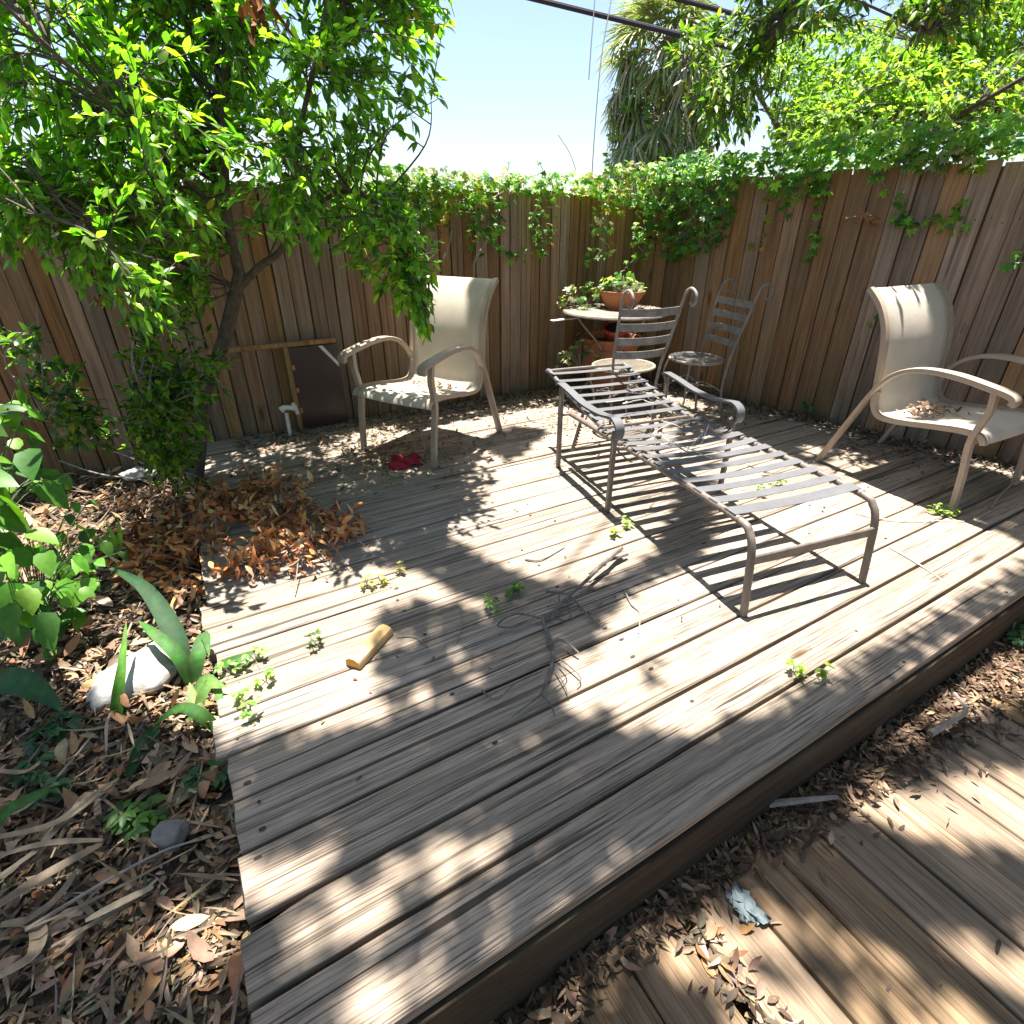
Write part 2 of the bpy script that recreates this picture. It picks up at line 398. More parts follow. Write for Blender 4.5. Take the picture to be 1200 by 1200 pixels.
n.links.new(ramp(n, noise(n, tc, 22, 6, .7), [(.3, (.028, .02, .014)), (.55, (.075, .054, .038)), (.75, (.15, .11, .08))]), b.inputs['Base Color']); b.inputs['Roughness'].default_value = 1
bump(n, b, noise(n, tc, 30, 6, .7), 1., .03); M_GROUND = m
tag(g.build('ground', M_GROUND), kind='structure')

EDGES = [.486, .654, .815, .983, 1.140, 1.300]
while EDGES[-1] < 3.93: EDGES.append(EDGES[-1] + .163 + rnd.uniform(-.004, .004))
EDGES[-1] = 3.985
EDGES.append(4.135)
DECK_X0 = -.204
def board(mb, x0, x1, y0, y1, th=.036, seg=.22, z=0., notch=None, axis=0, lj=.012):
    mb.tint = (rnd.random(), rnd.random(), rnd.random())
    n_ = max(3, int((x1 - x0) / seg)); dz = rnd.uniform(-.003, .003); cup = rnd.uniform(-.0015, .0025); ph = rnd.uniform(0, 6)
    vs = []; fs = []; k = 12
    for i in range(n_ + 1):
        x = x0 + (x1 - x0) * i / n_
        a = y0 + .0008 * math.sin(ph + x * 5) + rnd.uniform(-.0006, .0006); c = y1 + .0008 * math.sin(ph * 2 + x * 4.3) + rnd.uniform(-.0006, .0006)
        if notch and i < 3: c -= notch * (1, .75, .25)[i]; 
        zz = z + dz + .002 * math.sin(ph + x * 1.7); b_ = .006; w_ = c - a
        sk = (lj * math.sin(ph * 7)) if i == 0 else 0
        pr = [(a, -th), (a, -b_), (a + b_ * .35, -b_ * .35), (a + b_, 0), (a + w_ * .33, cup), (a + w_ * .5, cup * 1.3), (c - w_ * .33, cup), (c - b_, 0), (c - b_ * .35, -b_ * .35), (c, -b_), (c, -th), ((a + c) / 2, -th)]
        for q, (yy, dz_) in enumerate(pr):
            xx = x + sk + (rnd.uniform(-.004, .004) if i == 0 else 0)
            vs.append((xx, yy, zz + dz_) if axis == 0 else (yy, xx, zz + dz_))
    for i in range(n_):
        for q in range(k):
            r = (q + 1) % k; f = (i * k + q, (i + 1) * k + q, (i + 1) * k + r, i * k + r)
            fs.append(tuple(reversed(f)) if axis == 0 else f)
    e0 = tuple(range(k)); e1 = tuple(n_ * k + q for q in range(k))
    fs += [e0 if axis == 0 else tuple(reversed(e0)), tuple(reversed(e1)) if axis == 0 else e1]
    mb.add(vs, fs, 0)
def nail(mb, x, y, z, r=.0055):
    a0 = rnd.uniform(0, 6); e = rnd.uniform(.9, 2.2)
    mb.add([(x + r * e * math.cos(a0 + a) , y + r * math.sin(a0 + a), z) for a in [k * math.pi / 4 for k in range(8)]], [tuple(range(8))], 1)
mb = MB(); nl = MB()
for i in range(len(EDGES) - 1):
    y0, y1 = EDGES[i], EDGES[i + 1]; g_ = (.006, .0065, .006, .005, .0042, .0034)[min(i, 5)]
    if i == len(EDGES) - 2: g_ = .003
    xe = fence_x((y0 + y1) / 2) - .035
    zb = rnd.uniform(-.0015, .0015)
    if i % 3 == 1 and i > 4:
        j = 2.55 if i % 2 else 3.0
        board(mb, DECK_X0 + rnd.uniform(-.006, .006), j - .003, y0 + g_, y1 - g_, z=zb); board(mb, j + .003, xe, y0 + g_, y1 - g_, z=zb)
    else:
        board(mb, DECK_X0 + rnd.uniform(-.008, .008), xe, y0 + g_, y1 - g_, z=zb, notch=.018 if i == 1 else None, seg=.045 if i == 1 else .22)
    for xn in (-.15, .48, 1.1, 1.9, 2.7, 3.5):
        for fy in (.24, .76):
            if rnd.random() < .4 and xn < xe - .1: nail(mb, xn + rnd.uniform(-.02, .02), y0 + (y1 - y0) * fy + rnd.uniform(-.008, .008), .0036)
deck = tag(mb.build('deck', [M_DECK, M_NAIL]), kind='structure')
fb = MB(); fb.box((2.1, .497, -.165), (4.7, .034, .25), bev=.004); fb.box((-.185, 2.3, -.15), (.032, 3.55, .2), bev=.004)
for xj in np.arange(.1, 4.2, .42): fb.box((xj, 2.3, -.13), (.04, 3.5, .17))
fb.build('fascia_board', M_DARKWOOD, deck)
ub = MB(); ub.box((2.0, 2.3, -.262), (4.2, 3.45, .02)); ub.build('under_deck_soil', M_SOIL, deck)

wk = MB(); x = .405; WALK_END = []
while x < 4.6:
    wd = .168 + rnd.uniform(-.006, .006); ye = .462 + rnd.uniform(-.03, .012)
    if .70 < x < .8: ye -= .015
    board(wk, -3.0, ye, x, x + wd - .007, z=-.25 + rnd.uniform(-.004, .004), axis=1, seg=.25); WALK_END.append((x, wd, ye)); x += wd
    if 0.73 < x < .78: x += .035
tag(wk.build('walkway', [M_WALK, M_NAIL]), kind='structure')

# ------------------------------------------------------------------ fences
def fence(name, label, p0, p1, base, top, wd, seed, back):
    """vertical boards, every second one set behind its neighbours, lapping them"""
    r = random.Random(seed)
    p0, p1 = Vector((*p0, 0)), Vector((*p1, 0)); d = (p1 - p0); L = d.length; d.normalize(); nrm = Vector((*back, 0))
    root = empty(name, p0, 0, label, 'fence')
    ang = math.atan2(d.y, d.x); root.rotation_euler = (0, 0, ang)
    sgn = 1 if (Matrix.Rotation(-ang, 3, 'Z') @ nrm).y > 0 else -1
    mb = MB(); x = 0; i = 0
    while x < L:
        w_ = wd * r.uniform(.88, 1.1); mb.tint = (r.random(), r.random(), r.random())
        t = top + r.uniform(-.012, .012); th = .017; off = (0 if i % 2 == 0 else .019) + r.uniform(0, .004)
        lean = r.uniform(-.004, .004)
        lap = -.0025; off = r.uniform(0, .007) + (.006 if r.random() < .3 else 0)
        a, b_ = x - lap, x + w_ + lap; nz_ = 5
        vs = []; bv = .003
        for q in range(nz_ + 1):
            z = base + (t - base) * q / nz_; ww = r.uniform(-.0025, .0025); dx = lean * q / nz_; bow = .004 * math.sin(q / nz_ * 3.1) * r.uniform(-1, 1)
            y0 = sgn * (off + bow); y1 = sgn * (off + th + bow)
            vs += [(a + dx + ww, y1, z), (a + dx + ww, y0 + sgn * bv, z), (a + dx + ww + bv, y0, z), (b_ + dx - bv + ww, y0, z), (b_ + dx + ww, y0 + sgn * bv, z), (b_ + dx + ww, y1, z)]
        fs = []
        for q in range(nz_):
            for k in range(6):
                s_ = (k + 1) % 6; f = (q * 6 + k, q * 6 + s_, (q + 1) * 6 + s_, (q + 1) * 6 + k); fs.append(f if sgn > 0 else tuple(reversed(f)))
        e = tuple(nz_ * 6 + k for k in range(6)); fs.append(e if sgn > 0 else tuple(reversed(e)))
        mb.add(vs, fs)
        for zr in (base + .35, top - .3):
            for fx in (.25, .75):
                cx, cz_ = x + w_ * fx + r.uniform(-.006, .006), zr + r.uniform(-.02, .02); yy = sgn * (off - .0052)
                mb.add([(cx + .0042 * math.cos(q * .785), yy, cz_ + .0042 * math.sin(q * .785)) for q in range(8)], [tuple(range(8))], 1)
        x += w_ + .002; i += 1
    mb.tint = (.1, .4, .3); mb.box((L / 2, sgn * .042, (base + top) / 2 - .01), (L, .012, top - base - .03))  # dark sheet added behind the boards to keep sky light out of the gaps
    mb.build('board_panel', [M_FENCE, M_NAIL], root)
    for z in (base + .35, top - .3):
        rb = MB(); rb.tint = (r.random(), r.random(), r.random()); rb.box((L / 2, sgn * .068, z), (L, .036, .085)); rb.build('rail', M_FENCE, root)
    k = 0
    while k * 2.3 < L - .3:
        pb = MB(); pb.tint = (r.random(), .5, r.random()); pb.box((.3 + k * 2.3, sgn * .136, (base + top) / 2 - .05), (.09, .09, top - base), bev=.004); pb.build('post', M_FENCE, root); k += 1
    return root
fence('wooden_fence', 'long brown board fence running behind the tan chair, brown panel and leafy tree', (-5.0, 4.15), (3.80, 4.15), -.15, 1.575, .098, 3, (0, 1))
fe = np.array([fence_x(-2.2), -2.2]); fs_ = np.array([fence_x(4.17), 4.17])
fence('wooden_fence', 'tall greenish brown board fence on the right behind the leaf filled chair', tuple(fs_ + (.01, -.01)), tuple(fe), -.3, 1.67, .135, 5, (1, .1885))

# ------------------------------------------------------------------ left tree
def stem_path(pts): return catmull(pts, 5)
def grow(targets, trunkpts, twigs_per, leaf_fn, mbark, r0=.008, twig_len=(.16, .32), keep=None, droop=.25, spread=.8, segn=6):
    """limbs from the trunk to targets; twigs along their outer part; leaf_fn(points, directions) places leaves along each twig"""
    for tg in targets:
        tg = np.asarray(tg, float)
        tp = min(trunkpts, key=lambda p: (np.linalg.norm(np.asarray(p) - tg) + .9 * max(0, p[2] - tg[2])))
        a = np.asarray(tp, float); L = np.linalg.norm(tg - a)
        mid = (a + tg) / 2 + rng.normal(size=3) * .08 * L + np.array([0, 0, .12 * L])
        path = [np.array(q) for q in catmull([a, mid, tg], segn)]
        mbark.tube(path, list(np.linspace(r0 * (1 + L), r0 * .35, len(path))), 5)
        for _ in range(twigs_per):
            t = rng.uniform(.3, 1.); i = min(int(t * (len(path) - 1)), len(path) - 2); p = path[i] + (path[i + 1] - path[i]) * (t * (len(path) - 1) - i)
            d = (tg - a) / (L + 1e-6) * .6 + runit(1)[0] * spread; d[2] -= droop * rng.uniform(0, 1); d /= np.linalg.norm(d)
            l = rng.uniform(*twig_len); bend = np.array([0, 0, -1]) * droop * l * .8
            q = [p, p + d * l * .5 + bend * .2, p + d * l + bend]
            if keep is not None and not keep(q[2]): continue
            pp = [np.array(c) for c in catmull(q, 4)]
            mbark.tube(pp, list(np.linspace(.0028, .0012, len(pp))), 4)
            leaf_fn(pp)

TREE_POLY = [(-60, -200), (545, -200), (533, 20), (500, 60), (520, 105), (518, 128), (470, 160), (440, 190), (455, 205), (478, 235), (520, 285), (515, 318), (500, 345), (512, 385), (505, 398), (470, 372), (440, 345), (425, 318), (385, 300), (340, 292), (300, 268), (285, 285), (262, 315), (240, 360), (215, 405), (175, 430), (150, 385), (110, 350), (60, 320), (-60, 300)]
tree = empty('tree', aty(232, 556, 3.55), 0, 'leafy green tree with slender grey trunk leaning over the left of the deck', 'tree')
tb0 = np.array(tree.location)
TR = [aty(230, 560, 3.50), aty(236, 500, 3.47), aty(243, 455, 3.45), aty(262, 400, 3.40), aty(276, 345, 3.34), aty(281, 322, 3.32)]
L1 = [aty(281, 322, 3.32), aty(268, 262, 3.24), aty(263, 205, 3.2), aty(263, 117, 3.12), aty(265, 20, 3.05), aty(262, -90, 3.0)]
L2 = [aty(279, 338, 3.33), aty(305, 312, 3.26), aty(333, 287, 3.18), aty(343, 213, 3.05), aty(352, 150, 2.95), aty(372, 60, 2.85), aty(395, -60, 2.8)]
L3 = [aty(268, 262, 3.24), aty(180, 170, 3.0), aty(110, 105, 2.8), aty(40, 40, 2.7), aty(-40, -40, 2.6)]
L4 = [aty(343, 260, 3.12), aty(400, 225, 2.95), aty(440, 240, 2.85), aty(480, 290, 2.8)]
L5 = [aty(262, 230, 3.2), aty(190, 245, 2.95), aty(110, 260, 2.75), aty(30, 250, 2.6)]
tk = MB()
for pts, ra, rb_ in ((TR, .042, .032), (L1, .028, .010), (L2, .022, .007), (L3, .013, .005), (L4, .012, .005), (L5, .009, .004)):
    p = stem_path([Vector(q) - Vector(tb0) for q in pts]); tk.tube(p, list(np.linspace(ra, rb_, len(p))), 9)
trunk_pts = [np.array(q) for P_ in (L1, L2, L3, L4, L5) for q in catmull(P_, 4)]
lv = Leaves()
GREENS = [(.13, .30, .03), (.19, .38, .035), (.075, .2, .025), (.24, .41, .04), (.15, .33, .04)]
def tree_leaf(pp, lv=None, off=None, ln=(.042, .07), wr=.42, cols=GREENS, p=None, yell=.012):
    k = int(rng.integers(9, 15)); t = np.sort(rng.uniform(.15, 1, k)) * (len(pp) - 1)
    i = np.minimum(t.astype(int), len(pp) - 2); A = np.array(pp); P = A[i] + (A[i + 1] - A[i]) * (t - i)[:, None]
    d = A[-1] - A[0]; d /= np.linalg.norm(d) + 1e-9
    D = d * .75 + runit(k) * .75; D[:, 2] -= .12
    D[-3:] = d + runit(3) * .45
    Nn = np.array([0, 0, 1.]) + runit(k) * .55
    c = palette(k, cols, .22, p); y = rng.random(k) < yell; c[y] = (.38, .30, .03)
    L = rng.uniform(*ln, k); lv.add(P - (0 if off is None else off), D, Nn, L, L * wr * rng.uniform(.85, 1.2, k), c, curl=rng.uniform(0, .3, k), fold=rng.uniform(.1, .5, k))
targets = []
holes = [(160, 60, 14), (330, 90, 14), (200, 20, 12), (280, 210, 12), (370, 160, 12), (110, 175, 14), (470, 110, 12), (455, 30, 12), (20, 60, 14), (70, 35, 22), (60, 95, 26), (25, 140, 22), (232, 208, 16), (335, 22, 18), (300, 165, 16), (150, 130, 12), (395, 120, 14), (420, 60, 12)]
while len(targets) < 335:
    x, y = rng.uniform(-60, 540), rng.uniform(-150, 400); Y = rng.uniform(2.45 if y > 100 else 2.45 + .45 * min(1, (100 - y) / 120), 3.65) - .2 * max(0, (y - 250) / 150)
    if not inpoly(np.array([x, y]), TREE_POLY): continue
    if any((x - a) ** 2 + (y - b_) ** 2 < (r * 2.) ** 2 for a, b_, r in holes): continue
    if x < 170: Y = max(Y, rng.uniform(2.7, 3.2))
    if len(targets) < 80: x = rng.uniform(-60, 400); y = rng.uniform(-110, 190); Y = rng.uniform(3.6, 4.8)
    elif y > 290 and x > 430: Y = rng.uniform(2.55, 2.9)
    targets.append(aty(x, y, Y))
for x, y, Y in [(505, 25, 2.8), (515, 115, 2.8), (520, 25, 2.85), (470, 85, 2.8), (510, 380, 2.7), (500, 350, 2.7), (490, 372, 2.72), (515, 300, 2.8), (465, 355, 2.75), (445, 325, 2.75), (505, 320, 2.7), (480, 340, 2.7), (495, 390, 2.7), (460, 340, 2.6), (475, 360, 2.6), (490, 360, 2.6), (505, 368, 2.6), (498, 350, 2.6), (512, 310, 2.7), (480, 310, 2.65)]: targets.append(aty(x, y, Y))
sub = MB()
def keep(q):
    c = pix(q); return bool(inpoly(c, TREE_POLY)) and not any((c[0] - a) ** 2 + (c[1] - b_) ** 2 < (r * 1.25) ** 2 for a, b_, r in holes)
tl = [t - tb0 for t in targets]; tp_ = [t - tb0 for t in trunk_pts]
grow(tl, tp_, 8, lambda pp: tree_leaf(pp, lv), sub, .0038, keep=lambda q: keep(q + tb0), droop=.15)
tk.v += []; tk.build('trunk', M_BARK, tree); sub.build('branches', M_BARK, tree)
lv.build('crown', M_LEAF, tree)
bl = Leaves(); p0 = aty(305, 8, 2.6); k = 26
bl.add(p0 + rng.normal(size=(k, 3)) * .035 - tb0, runit(k) * .5 + np.array([0, 0, -1]), runit(k), rng.uniform(.05, .08, k), .022, palette(k, [(.25, .09, .03), (.16, .06, .03)]), .4)
p0 = aty(128, 340, 2.75); k = 9
bl.add(p0 + rng.normal(size=(k, 3)) * .03 - tb0, runit(k) * .5 + np.array([0, 0, -1]), runit(k), rng.uniform(.05, .08, k), .022, palette(k, [(.3, .13, .03), (.2, .07, .03)]), .4)
bl.build('dead_leaves', M_LITTER, tree)

# ------------------------------------------------------------------ shrubs and plants at the left
def bushy(name, label, cat, poly, base, yr, nt, ln, wr, cols, mat=M_LEAF, group=None, twigs=5, tl=(.08, .16), r0=.005, droop=.2):
    base = np.asarray(base, float); root = empty(name, base, 0, label, cat, group)
    l_ = Leaves(); st = MB(); targets = []
    xs = [p[0] for p in poly]; ys = [p[1] for p in poly]
    while len(targets) < nt:
        x, y = rng.uniform(min(xs), max(xs)), rng.uniform(min(ys), max(ys))
        if inpoly(np.array([x, y]), poly): targets.append(aty(x, y, rng.uniform(*yr)) - base)
    trunks = [np.array([0, 0, .02]) + np.array([rng.normal() * .02, rng.normal() * .02, z]) for z in np.linspace(0, .35, 6)]
    grow(targets, trunks, twigs, lambda pp: tree_leaf(pp, l_, None, ln, wr, cols), st, r0, tl, droop=droop)
    st.build('stem', M_TWIG, root); l_.build('foliage', mat, root); return root
bushy('shrub', 'small leaved dark green shrub crowding the foot of the slender tree', 'shrub',
      [(150, 380), (175, 330), (235, 400), (255, 450), (250, 520), (235, 560), (200, 575), (165, 545), (150, 470)], aty(212, 575, 3.25), (2.95, 3.3), 56, (.03, .052), .48,
      [(.09, .21, .03), (.15, .30, .035), (.05, .13, .022), (.22, .37, .04)])
bushy('shrub', 'thin straggling shrub with sparse leaves in front of the shaded left fence', 'shrub',
      [(5, 395), (40, 330), (60, 420), (140, 440), (150, 500), (110, 540), (55, 480), (20, 430)], aty(95, 575, 3.2), (2.9, 3.3), 20, (.04, .065), .42,
      [(.06, .15, .04), (.12, .25, .03), (.05, .12, .04)], twigs=3, r0=.003)
def big_leaves(name, label, spots, base, cols, ln, wr=.66, mat=None, nleaf=None):
    base = np.asarray(base, float); root = empty(name, base, 0, label, 'plant'); l_ = Leaves(); st = MB()
    for (x, y, Y, s_) in [(a + rng.normal() * 20 * (q > 0), b_ + rng.normal() * 20 * (q > 0), c_ + rng.normal() * .1, d_ * (1 - .09 * q)) for a, b_, c_, d_ in spots for q in range(6)]:
        p = aty(x, y, Y) - base; d = np.array([rng.normal() * .6 + .15, -.5 + rng.normal() * .4, -.45 + rng.normal() * .25])
        L = ln * s_ * rng.uniform(.85, 1.15)
        l_.add([p - d / np.linalg.norm(d) * L * .4], [d], [np.array([0, -.25, 1.]) + rng.normal(size=3) * .3], L, L * wr, palette(1, cols, .15), .25, .2, prof=(0, .85, 1., .6, 0))
        st.tube(catmull([np.zeros(3), p * .55 + np.array([0, 0, .06]), p - d / np.linalg.norm(d) * L * .4], 4), .002, 5)
    st.build('stem', M_STALK, root); l_.build('foliage', M_BROAD, root); return root
BG = [(.06, .18, .02), (.09, .24, .025), (.04, .12, .018), (.13, .28, .03)]
M_BROAD = leaf_mat('broad_leaf', .38, .45, .35, (1.6, 1.6, .5))
M_STALK = plain('green_stalk', (.07, .12, .03), .6)
spots = [(8, 480, 2.7, .8), (25, 545, 2.6, 1.1), (12, 590, 2.5, 1.2), (30, 505, 2.75, .7), (45, 570, 2.7, .8), (-15, 560, 2.4, 1.2), (-10, 630, 2.4, 1.2)]
big_leaves('broad_leaved_plant', 'bright green plant with large hanging leaves at the far left fence side', spots, aty(-20, 640, 2.6), BG, .15)
spots = [(70, 640, 2.35, .9), (95, 655, 2.3, .8), (105, 625, 2.45, .6), (40, 690, 2.2, 1.), (75, 690, 2.2, .9), (15, 700, 2.1, 1.1), (100, 690, 2.2, .8), (55, 730, 2.1, .9), (20, 735, 2., 1.), (85, 720, 2.15, .8), (30, 650, 2.3, .9), (115, 660, 2.3, .5), (5, 660, 2.2, 1.)]
big_leaves('broad_leaved_plant', 'low clump of broad green leaves beside the pale stone and grass tuft', spots, aty(50, 720, 2.35), BG, .125)

def strap_plant(name, label, base_px, leaves_, zb=-.08, width=.06, cols=((.03, .09, .018),), dead=(), group=None, mat=M_BLADE):
    base = at(*base_px, zb); root = empty(name, base, 0, label, 'plant', group)
    for lf in leaves_:
        pts, w_ = lf[0], lf[1]; col = lf[2] if len(lf) > 2 else cols[rnd.randrange(len(cols))]
        P = catmull([at(x, y, z) - base for x, y, z in pts], 6); n_ = len(P)
        ws = [w_ * max(.06, math.sin(math.pi * (.12 + .86 * (i / (n_ - 1)) ** .8))) for i in range(n_)]
        mb = MB(); mb.tint = col; mb.ribbon(P, ws, (0.1, -.5, 1), .12)
        for q in range(len(mb.t)):
            f_ = q / len(mb.t); e_ = 1 if q % 3 != 1 else .6
            mb.t[q] = (.2, .14, .06) if f_ > .93 else tuple(c_ * (.75 + .5 * rnd.random()) * (1.25 if q % 3 == 1 else 1) for c_ in col)
        mb.build('blade', mat, root)
    return root
DG = (.012, .045, .014); MG = (.04, .11, .022); LG = (.11, .21, .045)
strap_plant('strap_leaf_plant', 'dark green plant with long broad blades arching over the pale stone', (215, 800), [
    ([(218, 795, -.05), (205, 745, .05), (170, 690, .14), (126, 664, .17)], .066, DG),
    ([(222, 800, -.05), (208, 768, .05), (180, 742, .1), (163, 728, .1)], .045, MG),
    ([(228, 800, -.05), (232, 770, .03), (240, 745, .06), (245, 768, .05)], .05, (.045, .11, .025))])
strap_plant('strap_leaf_plant', 'narrow leaved plant whose single blade stands upright in front of the pale stone', (138, 850), [
    ([(138, 852, -.08), (138, 820, .0), (143, 780, .08), (148, 728, .16)], .035, (.06, .16, .02)),
    ([(134, 854, -.08), (133, 830, -.02), (137, 800, .04)], .02, (.05, .13, .02)), ([(141, 850, -.08), (152, 838, -.05), (166, 832, -.04)], .02, MG)])
strap_plant('strap_leaf_plant', 'light green plant with curled yellowing blades at the left deck edge', (248, 855), [
    ([(225, 845, -.06), (232, 815, .0), (243, 797, .035), (256, 812, .015), (259, 853, -.04)], .042, (.09, .17, .04)),
    ([(232, 850, -.06), (236, 818, .02), (250, 800, .05), (266, 806, .03)], .03, LG),
    ([(258, 858, -.06), (235, 838, .02), (210, 830, .03), (180, 850, .0)], .04, MG),
    ([(185, 850, -.04), (165, 880, -.05), (148, 915, -.07)], .05, DG),
    ([(245, 850, -.06), (230, 830, .0), (222, 800, .03)], .045, (.12, .17, .06)),
    ([(252, 780, -.02), (275, 775, .03), (300, 762, .03)], .04, MG)])
strap_plant('strap_leaf_plant', 'dark plant at the left picture edge with one broad drooping blade', (-15, 800), [
    ([(-25, 800, 0), (10, 798, .1), (45, 810, .08), (72, 832, .02)], .085, (.02, .07, .03)), ([(-20, 770, .0), (10, 740, .12), (40, 725, .14), (62, 768, .05)], .06, DG), ([(-20, 990, -.05), (10, 950, .0), (48, 930, .02), (60, 920, 0)], .03, MG)])
strap_plant('grass_tuft', 'small bright yellow green tuft of grass blades among the brown leaves', (137, 655), [
    ([(137, 655, -.08), (130, 635, -.0), (118, 622, .03)], .022, (.2, .34, .03)), ([(138, 655, -.08), (133, 630, .02), (124, 612, .06)], .022, (.22, .36, .03)),
    ([(140, 655, -.08), (141, 630, .03), (138, 607, .08)], .022, (.2, .34, .03)), ([(136, 655, -.08), (122, 645, -.02), (112, 640, .0)], .02, (.17, .3, .03)), ([(134, 650, -.08), (105, 625, .02), (80, 610, .03)], .02, (.2, .33, .03))])
# small weeds and seedlings
def weed(name, label, spots, z, r, cols, nl=9, ln=.027, wr=.5, group=None):
    r *= .65
    base = at(*spots[0], z); root = empty(name, base, 0, label, 'weed', group); l_ = Leaves(); st = MB()
    if len(spots) > 1: st.tube([at(x, y, z) - base + np.array([0, 0, .004]) for x, y in spots], .0012, 4)
    for x, y in spots:
        p = at(x, y, z) - base
        for _ in range(nl):
            a = rng.uniform(0, 6.28); q = p + np.array([math.cos(a), math.sin(a), 0]) * r * rng.uniform(.2, 1) + np.array([0, 0, rng.uniform(.015, .06)])
            st.tube([p, p * .4 + q * .6 + np.array([0, 0, .008]), q], .0012, 4)
            D = np.stack([np.array([math.cos(a + b_), math.sin(a + b_), rng.uniform(-.2, .2)]) for b_ in (-.9, 0, .9)])
            l_.add(np.repeat(q[None], 3, 0), D, np.array([0, 0, 1.]) + runit(3) * .3, rng.uniform(.7, 1.1, 3) * ln, ln * wr, palette(3, cols), .2)
    st.build('stem', M_TWIG, root); l_.build('foliage', M_VINE, root); return root
WG = [(.10, .25, .03), (.07, .18, .03), (.14, .30, .04)]; WY = [(.25, .36, .06), (.18, .32, .05)]
weed('weed', 'green seedling growing between boards left of the bare dead branch', [(575, 715), (600, 702), (608, 696)], 0, .03, WG, 7)
weed('weed', 'small dark weed sprouting beside the yellow cut wood', [(366, 758)], 0, .035, [(.09, .19, .03), (.06, .1, .03)], 6)
weed('weed', 'pale green weed trailing across the left deck edge', [(270, 790), (300, 775), (312, 800), (285, 820), (292, 838)], 0, .045, [(.16, .33, .08), (.24, .38, .1)], 5, .028)
weed('weed', 'yellow green weed in the gap of the front deck boards', [(930, 790), (958, 796)], 0, .03, WY, 5, .028)
weed('weed', 'bright weed at the foot of the right tan chair front leg', [(1103, 602), (1112, 606), (1093, 600)], 0, .035, WY, 5, .03)
weed('weed', 'weed under the slatted lounger seen between its last straps', [(905, 575), (915, 570), (890, 580)], 0, .05, WG, 6, .028)
weed('weed', 'faint yellow weed at the front left arm leg of the lounger', [(735, 618), (722, 630)], 0, .03, WY, 6, .03)
weed('weed', 'dry yellow weed strip between boards below the brown leaf pile', [(445, 685), (470, 675), (430, 690)], 0, .03, [(.3, .32, .1)], 6, .025)
weed('weed', 'green weed in the brown litter at the right end of the deck front', [(1185, 742), (1195, 750)], -.22, .05, [(.05, .16, .08), (.08, .2, .06)], 8, .05)
weed('weed', 'blue green weed low in the shaded litter at far left', [(60, 870), (75, 862), (45, 905), (55, 935)], -.07, .05, [(.03, .1, .05), (.05, .14, .05)], 8, .045)
weed('weed', 'yellow green sprig in the shaded litter beside the grey stone', [(165, 975), (150, 965), (175, 965)], -.08, .05, [(.09, .22, .03), (.06, .15, .03)], 8, .04)
weed('weed', 'dark green sprig in the corner of the deck boards and litter', [(240, 920), (255, 915)], -.06, .04, [(.035, .11, .03)], 8, .04)

# ------------------------------------------------------------------ stones and bits on the ground
def stone(name, label, cat, c, r, flat, mat, seed, parent=None):
    r_ = random.Random(seed); import bmesh
    bm = bmesh.new(); bmesh.ops.create_icosphere(bm, subdivisions=4, radius=1)
    ax = [Vector((r_.gauss(0, 1), r_.gauss(0, 1), r_.gauss(0, 1))).normalized() for _ in range(16)]
    for v in bm.verts:
        d = v.co.normalized(); k = 1
        for a in ax: k = min(k, .74 / max(.05, d.dot(a)))
        k = k * (1 + .02 * math.sin(d.x * 11 + d.y * 9)); v.co = Vector((d.x * r[0], d.y * r[1], d.z * flat)) * k
    me = bpy.data.meshes.new(name); bm.to_mesh(me); bm.free(); me.materials.append(mat)
    for p in me.polygons: p.use_smooth = True
    o = bpy.data.objects.new(name, me); COL.objects.link(o); o.location = c; return tag(o, label, cat)
o = stone('stone', 'flat white grey stone lying among blades left of the deck', 'stone', at(165, 790, -.03), (.17, .12), .075, M_ROCK, 4); o.rotation_euler = (.1, -.1, .7)
o = stone('stone', 'pale flat slab lying by the fence foot beside the dark shrub', 'stone', at(163, 555, -.02), (.12, .07), .03, M_ROCK, 9); o.rotation_euler = (.3, .1, .3)
o = stone('stone', 'small dark grey stone in the shaded litter near the left deck corner', 'stone', at(202, 978, -.05), (.05, .045), .045, M_GREYROCK, 12)

# leaf litter: stuff nobody could count
BROWN = [(.21, .14, .085), (.13, .092, .06), (.29, .21, .135), (.08, .058, .04), (.34, .25, .165), (.25, .13, .06), (.15, .125, .09), (.10, .085, .062)]
def litter(lv, P, ln, cols=BROWN, wr=(.25, .45), tilt=.35, lift=.02, p=None):
    k = len(P); P = np.array(P); P[:, 2] += rng.uniform(0, lift, k)
    a = rng.uniform(0, 6.283, k); D = np.stack([np.cos(a), np.sin(a), rng.normal(size=k) * tilt], 1)
    Nn = np.array([0, 0, 1.]) + runit(k) * tilt * 1.4; L = rng.uniform(*ln, k)
    lv.add(P, D, Nn, L, L * rng.uniform(*wr, k), palette(k, cols, .25, p), curl=rng.uniform(-.5, .6, k), fold=rng.uniform(-.3, .8, k))
lt = Leaves(); k = 36000
x = rng.uniform(-2.6, -.2, k); y = rng.uniform(.1, 4.1, k); P = np.stack([x, y, ground_z(x, y)], 1)
near = y < 1.9; P = P[(near & (x > -1.6)) | (rng.random(k) < .6)]
litter(lt, P, (.022, .062), wr=(.16, .42), lift=.018, tilt=.3)
Ps = P[rng.random(len(P)) < .12]; litter(lt, Ps, (.06, .17), [(.3, .24, .16), (.22, .17, .11), (.15, .115, .08)], wr=(.035, .08), lift=.045, tilt=.25)
Ps = P[rng.random(len(P)) < .8]; litter(lt, Ps, (.008, .03), wr=(.25, .9), lift=.024, tilt=.4)
Ps = P[rng.random(len(P)) < .05]; litter(lt, Ps, (.06, .1), [(.34, .2, .11), (.26, .17, .11), (.38, .27, .18)], wr=(.3, .5), lift=.045, tilt=.5)
